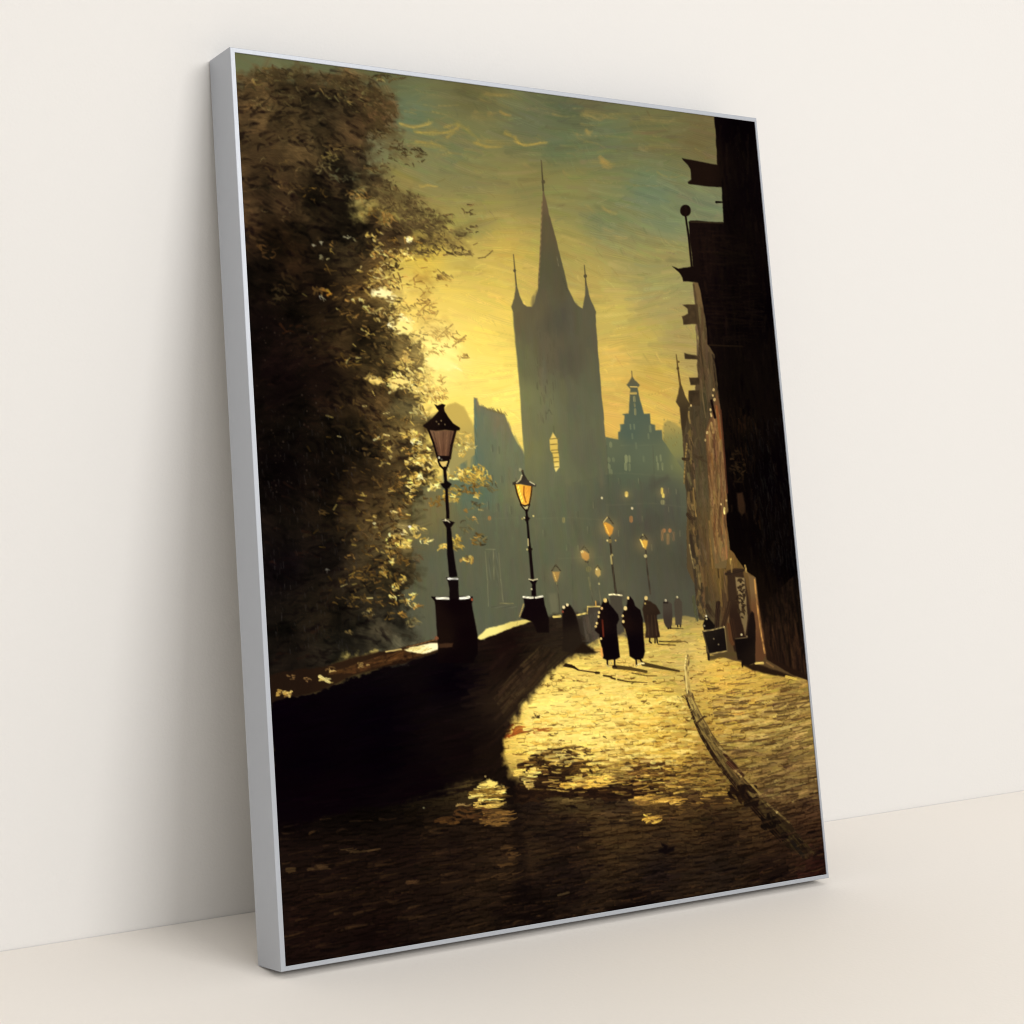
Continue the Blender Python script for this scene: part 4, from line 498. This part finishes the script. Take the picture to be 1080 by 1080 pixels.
for i in range(420):
    x = rng.uniform(300, 875); y = rng.uniform(862, 1015); a = ga(x, y)+rng.normal(0,.06); L = rng.uniform(8, 30)/2; v = rng.random()
    c = (72,50,28) if v < .35 else ((46,31,19) if v < .65 else (8,4,5))
    stroke(x-L*math.cos(a), y-L*math.sin(a), x+L*math.cos(a), y+L*math.sin(a), rng.uniform(1.2,3.6), c, None, op=rng.uniform(.25,.6), dry=.8, bend=rng.normal(0,.8), soft=1.2, w1=1) if IDS[tuple(np.clip(np.round(warp(HM, x, y))[::-1], 0, [NY-1, NX-1]).astype(int))] == street else None
fill([(534,824),(546,824),(553,870),(562,955),(546,960),(541,880)], (11,6,6), None, 4, 3, op=.42)
hatch([(562,742),(640,716),(720,735),(745,790),(700,818),(600,808),(545,795)], 330, 9, 2.4, ga, lambda x, y: (252,224,122) if rng.random() < .65 else (232,186,76), .04, op=.55, bend=.5, bristle=.06, h=.9, dry=.5, hue=2)
hatch([(750,735),(858,735),(868,845),(800,845),(765,800)], 190, 13, 3.0, ga, lambda x, y: (198,168,92) if y < 790 else (150,122,66), .08, op=.5, bend=.8, bristle=.1, h=.9, dry=.6, hue=3)
hatch([(750,735),(858,735),(868,850),(800,850),(765,800)], 120, 15, 1.8, ga, lambda x, y: (70,50,28), .15, op=.65, bend=1.0, h=.1, dry=.6)
# dark drips on the ground in front of the wall, warm lights in the near shade
fill([(500,838),(504,832),(510,828),(517,825),(523,827),(529,832),(532,838),(528,843),(518,846),(508,846)], [(515,834,244,218,112),(518,848,226,186,88)], None, 1.6, 3.5, h=.6); scatter(516,838,16,9,46,12,1.7,[(246,222,120),(234,202,98)],-.05,.06,None,h=.9); scatter(516,850,14,4,34,12,1.3,[(206,170,80)],-.08,.1); scatter(526,864,15,9,60,13,1.3,[(120,86,40),(98,70,34),(72,50,27)],-.08,.08); scatter(500,858,20,9,26,10,2,[(74,48,24),(56,36,20)],-.1,.2); scatter(490,849,6,2,6,6,1.2,[(150,122,70)],-.1,.2)
scatter(517,838,20,12,34,13,1.1,[(30,18,10),(60,42,18),(110,82,34)],-.06,.06,None,op=.8)
dot(513,820,1.0,(150,128,74),None); scatter(515,838,14,8,26,14,1.0,[(150,112,40),(112,80,30)],-.05,.06,op=.7)
scatter(538,905,10,10,10,14,1.8,[(66,46,25)],-.2,.05); scatter(475,866,12,4,14,9,2,[(84,56,26),(62,40,20)],-.15,.1); dot(448,853,.9,(130,124,88),None); line([(590,946),(601,943)],2.2,(66,52,32),None,dry=.6); scatter(540,925,16,5,8,14,1.6,[(56,39,23)],-.3,.04)
scatter(340,917,14,3,6,10,2.2,[(56,40,24)],-.1,.1); scatter(308,918,7,2,4,8,2.2,[(52,38,22)],-.05,.1); scatter(375,897,22,2,6,14,1.5,[(60,44,26)],-.15,.04); scatter(436,931,6,2,5,6,2,[(64,44,26)],-.2,.1); scatter(690,864,7,6,22,7,1.4,[(206,160,62),(226,182,76),(150,112,50)],-.1,.1); scatter(686,846,18,5,34,11,1.6,[(166,126,54),(190,148,64),(120,88,42)],-.05,.08); scatter(712,847,14,4,22,10,1.6,[(176,134,56),(206,164,74)],-.05,.08); scatter(700,855,30,8,50,10,1.3,[(60,42,22),(96,70,34)],-.05,.1)
fill([(696,899),(701,895),(699,891),(703,892),(706,896),(713,894),(712,899),(704,902),(697,902)], (14,8,8), None, 1.0, 1.0)
TREE_ID = tree
# ---------------------------------------------------------------- the place: a leaning framed canvas, a wall and a floor
def soften(a, k):
    b = a.copy(); b[1:-1] = a[1:-1]*(1-2*k)+(a[:-2]+a[2:])*k
    c = b.copy(); c[:, 1:-1] = b[:, 1:-1]*(1-2*k)+(b[:, :-2]+b[:, 2:])*k
    return c
COL = np.clip(soften(COL, .07), 0, 255); HGT = soften(np.clip(HGT, -.2, 1.4), .2)

scene = bpy.context.scene
col = scene.collection
def mat(name):
    m = bpy.data.materials.new(name); m.use_nodes = True
    return m, m.node_tree.nodes, m.node_tree.links, m.node_tree.nodes['Principled BSDF']
def speckled(name, rgb, var, scale, bump, rough, spec=.3):
    m, n, l, b = mat(name)
    tc = n.new('ShaderNodeTexCoord'); nz = n.new('ShaderNodeTexNoise'); nz.inputs['Scale'].default_value = scale; nz.inputs['Detail'].default_value = 6
    big = n.new('ShaderNodeTexNoise'); big.inputs['Scale'].default_value = 1.7; big.inputs['Detail'].default_value = 3
    mr = n.new('ShaderNodeMapRange'); mr.inputs['To Min'].default_value = 1-var; mr.inputs['To Max'].default_value = 1+var
    ad = n.new('ShaderNodeMath'); ad.operation = 'ADD'; hf = n.new('ShaderNodeMath'); hf.operation = 'MULTIPLY'; hf.inputs[1].default_value = .5
    l.new(tc.outputs['Object'], nz.inputs['Vector']); l.new(tc.outputs['Object'], big.inputs['Vector'])
    l.new(nz.outputs['Fac'], ad.inputs[0]); l.new(big.outputs['Fac'], ad.inputs[1]); l.new(ad.outputs[0], hf.inputs[0]); l.new(hf.outputs[0], mr.inputs['Value'])
    mx = n.new('ShaderNodeVectorMath'); mx.operation = 'SCALE'; mx.inputs[0].default_value = rgb; l.new(mr.outputs[0], mx.inputs['Scale'])
    l.new(mx.outputs[0], b.inputs['Base Color'])
    bp = n.new('ShaderNodeBump'); bp.inputs['Strength'].default_value = bump; bp.inputs['Distance'].default_value = .001; l.new(nz.outputs['Fac'], bp.inputs['Height']); l.new(bp.outputs[0], b.inputs['Normal'])
    b.inputs['Roughness'].default_value = rough; b.inputs['Specular IOR Level'].default_value = spec
    return m
M_WALL = speckled('wall_paint', WALL_RGB, .012, 260, .25, .75, .2)
M_FLOOR = speckled('floor_paint', FLOOR_RGB, .02, 190, .2, .6, .2)
m, n, l, b = mat('silver_lacquer')
nz = n.new('ShaderNodeTexNoise'); nz.inputs['Scale'].default_value = 90; tc = n.new('ShaderNodeTexCoord'); mp = n.new('ShaderNodeMapping'); mp.inputs['Scale'].default_value = (8, 8, .6)
l.new(tc.outputs['Object'], mp.inputs[0]); l.new(mp.outputs[0], nz.inputs['Vector'])
rr = n.new('ShaderNodeMapRange'); rr.inputs['To Min'].default_value = .36; rr.inputs['To Max'].default_value = .5; l.new(nz.outputs['Fac'], rr.inputs['Value']); l.new(rr.outputs[0], b.inputs['Roughness'])
b.inputs['Base Color'].default_value = FRAME_RGB; b.inputs['Metallic'].default_value = FRAME_METAL
M_FRAME = m
m, n, l, b = mat('oil_paint')
at = n.new('ShaderNodeAttribute'); at.attribute_name = 'paint'; l.new(at.outputs['Color'], b.inputs['Base Color'])
nz = n.new('ShaderNodeTexNoise'); nz.inputs['Scale'].default_value = 40; rr = n.new('ShaderNodeMapRange'); rr.inputs['To Min'].default_value = .5; rr.inputs['To Max'].default_value = .7
l.new(nz.outputs['Fac'], rr.inputs['Value']); l.new(rr.outputs[0], b.inputs['Roughness']); b.inputs['Specular IOR Level'].default_value = PAINT_SPEC
M_PAINT = m
m, n, l, b = mat('raw_canvas'); b.inputs['Base Color'].default_value = (.5, .46, .38, 1); b.inputs['Roughness'].default_value = .9; M_RAW = m

def link(name, me, parent=None, material=None):
    o = bpy.data.objects.new(name, me); col.objects.link(o)
    if parent: o.parent = parent
    if material: me.materials.append(material)
    return o
def mesh_from_bm(name, bm):
    me = bpy.data.meshes.new(name); bmesh.ops.recalc_face_normals(bm, faces=bm.faces); bm.to_mesh(me); bm.free(); return me
def slab(name, x0, x1, y0, y1, z0, z1, parent=None, material=None):
    bm = bmesh.new(); bmesh.ops.create_cube(bm, size=1)
    for v in bm.verts: v.co = ((x0+x1)/2+v.co.x*(x1-x0), (y0+y1)/2+v.co.y*(y1-y0), (z0+z1)/2+v.co.z*(z1-z0))
    return link(name, mesh_from_bm(name, bm), parent, material)
wall = slab('wall', -5, 6, 0, .12, -.1, 3.4, None, M_WALL); wall['kind'] = 'structure'
floor = slab('floor', -5, 6, -6, -.0012, -.1, 0, None, M_FLOOR); floor['kind'] = 'structure'

W, H, D, LEAN, YAW, GAP = .80014, 1.0, .05027, .16542, -.01682, .16574
root = bpy.data.objects.new('framed_painting', None); col.objects.link(root)
root.empty_display_size = .1; root.location = (0, -GAP, .0004); root.rotation_euler = (-LEAN, 0, YAW)
root['label'] = 'tall evening street painting in a slim silver frame, leaning against the wall'; root['category'] = 'painting'
# frame: four mitred rails, each swept from one profile; LIP = how far each rail shows around the picture
X0, X1, Z0, Z1 = .0060, W-.0034, .0048, H-.0056
RECESS = .0014
def rail(name, a, b, ia, ib):
    """a, b outer corners; ia, ib inner corners (x, z) - one rail between two mitres, with eased front edges"""
    bm = bmesh.new(); e = .0007
    def ring(o, i):
        dx, dz = i[0]-o[0], i[1]-o[1]; p = lambda t: (o[0]+dx*t, o[1]+dz*t)
        L = min(abs(dx), abs(dz)); k = e/L; s = [(0, 0), (0, -D+e), (k*.3, -D+e*.3), (k, -D), (1-k*.5, -D), (1, -D+e*.5), (1, 0)]
        return [bm.verts.new((p(t)[0], y, p(t)[1])) for t, y in s]
    r0, r1 = ring(a, ia), ring(b, ib); n = len(r0)
    for i in range(n): bm.faces.new((r0[i], r0[(i+1) % n], r1[(i+1) % n], r1[i]))
    bm.faces.new(r0); bm.faces.new(list(reversed(r1)))
    return link(name, mesh_from_bm(name, bm), root, M_FRAME)
O = [(0, 0), (W, 0), (W, H), (0, H)]; I = [(X0, Z0), (X1, Z0), (X1, Z1), (X0, Z1)]
for k in range(4): rail('frame_rail', O[k], O[(k+1) % 4], I[k], I[(k+1) % 4])
canvas = slab('canvas', X0+.0002, X1-.0002, -D+RECESS+.0012, -.004, Z0+.0002, Z1-.0002, root, M_RAW)

# the painted skin: every motif is its own piece of the same relief, so that pieces meet without gap or overlap
lin = np.where(COL/255 <= .04045, COL/255/12.92, ((COL/255+.055)/1.055)**2.4)
lin = np.clip(lin*PAINT_GAIN, 0, .9)
i, j = np.meshgrid(np.arange(NX), np.arange(NY))
PX = X0+(X1-X0)*i/(NX-1); PZ = Z1-(Z1-Z0)*j/(NY-1); PY = -D+RECESS-HGT*RELIEF
weave = .00002*(np.sin(i*2.1)*np.sin(j*2.1))
PY = PY+weave
sx = (X1-X0)/(NX-1); sz = (Z1-Z0)/(NY-1)
gx = np.gradient(PY, axis=1)/sx; gz = -np.gradient(PY, axis=0)/sz
NRM = np.stack([gx, -np.ones_like(gx), gz], -1); NRM /= np.linalg.norm(NRM, axis=-1, keepdims=True)
POS = np.stack([PX, PY, PZ], -1).reshape(-1, 3); NRM = NRM.reshape(-1, 3); RGB = lin.reshape(-1, 3)
v00 = (j*NX+i)[:-1, :-1]; QUADS = np.stack([v00, v00+NX, v00+NX+1, v00+1], -1).reshape(-1, 4)
FID = IDS[:-1, :-1].reshape(-1).copy()
def skin(name, f, label=None):
    q = QUADS[f]; u, inv = np.unique(q, return_inverse=True); inv = inv.reshape(-1).astype(np.int32)
    me = bpy.data.meshes.new(name); me.vertices.add(len(u)); me.vertices.foreach_set('co', POS[u].astype(np.float32).ravel())
    me.loops.add(len(inv)); me.loops.foreach_set('vertex_index', inv); me.polygons.add(len(q))
    me.polygons.foreach_set('loop_start', np.arange(0, 4*len(q), 4, dtype=np.int32)); me.update(calc_edges=True)
    me.polygons.foreach_set('use_smooth', np.ones(len(q), bool))
    a = me.color_attributes.new('paint', 'FLOAT_COLOR', 'POINT'); a.data.foreach_set('color', np.c_[RGB[u], np.ones(len(u))].astype(np.float32).ravel())
    me.normals_split_custom_set_from_vertices(NRM[u].tolist())
    o = link(name, me, canvas, M_PAINT)
    if label: o['label'] = label
    return o
LABELS = {l1: 'tallest unlit lantern on its pier at the near wall', l2: 'glowing amber lantern on the second pier', l3: 'lit lantern above the two cloaked walkers', l4: 'small lit lantern right of the cloaked walkers', l5: 'faint amber lamp head in the mist', l6: 'faintest small lamp beside the misty amber one', l7: 'dim grey lantern left of the hooded figure',
          pier: 'tall stone pier under the unlit lantern', pier2: 'flared stone pier under the glowing amber lantern',
          f1: 'left one of the two black cloaked walkers', f2: 'right one of the two black cloaked walkers', f3: 'walker in a brown belted coat', f4: 'pale distant walker, nearer of the faint pair', f5: 'pale distant walker at the far end', hooded: 'hooded figure against the parapet wall', binn: 'dark bin beside the shop doorway'}
for k, nm in enumerate(MOTIFS):
    f = np.nonzero(FID == k)[0]
    if len(f): skin('painted_'+nm, f, LABELS.get(k))

# ---------------------------------------------------------------- light, camera, world
def area(name, loc, target, sx_, sy_, power, rgb):
    L = bpy.data.lights.new(name, 'AREA'); L.shape = 'RECTANGLE'; L.size = sx_; L.size_y = sy_; L.energy = power; L.color = rgb
    o = bpy.data.objects.new(name, L); col.objects.link(o); o.location = loc
    o.rotation_euler = (Vector(target)-Vector(loc)).to_track_quat('-Z', 'Y').to_euler(); return o
area('softbox', KEY_LOC, (.3, 0, .45), KEY_W, KEY_H, KEY_POW, (1, .992, .98))
area('softbox_fill', FILL_LOC, (.3, 0, .5), 5.0, 3.2, FILL_POW, (1, .992, .98))
w = bpy.data.worlds.new('World'); scene.world = w; w.use_nodes = True
n, l = w.node_tree.nodes, w.node_tree.links                           # a pale studio: brighter towards its ceiling
tc = n.new('ShaderNodeTexCoord'); sp = n.new('ShaderNodeSeparateXYZ'); mr = n.new('ShaderNodeMapRange'); vm = n.new('ShaderNodeVectorMath'); vm.operation = 'SCALE'
mr.inputs['From Min'].default_value = 0; mr.inputs['From Max'].default_value = 1; mr.inputs['To Min'].default_value = AMB_LOW; mr.inputs['To Max'].default_value = AMB_HIGH
l.new(tc.outputs['Generated'], sp.inputs[0]); l.new(sp.outputs['Z'], mr.inputs['Value']); vm.inputs[0].default_value = AMB_RGB; l.new(mr.outputs[0], vm.inputs['Scale'])
l.new(vm.outputs[0], n['Background'].inputs[0]); n['Background'].inputs[1].default_value = AMB
cam = bpy.data.cameras.new('camera'); co = bpy.data.objects.new('camera', cam); col.objects.link(co)
co.location = (-.89955, -1.73187, .61735); co.rotation_euler = (1.55487, -.0237, -.53698)
cam.sensor_width = 36; cam.lens = 1796.82*36/1080; cam.shift_x = 225.29/1080; cam.shift_y = -102.93/1080; cam.clip_start = .01; cam.clip_end = 100
scene.camera = co
scene.render.engine = 'CYCLES'; scene.cycles.use_denoising = True; scene.cycles.pixel_filter_type = 'BLACKMAN_HARRIS'; scene.cycles.filter_width = 1.1
scene.view_settings.view_transform = 'Standard'; scene.view_settings.look = 'None'; scene.view_settings.exposure = 0; scene.view_settings.gamma = 1
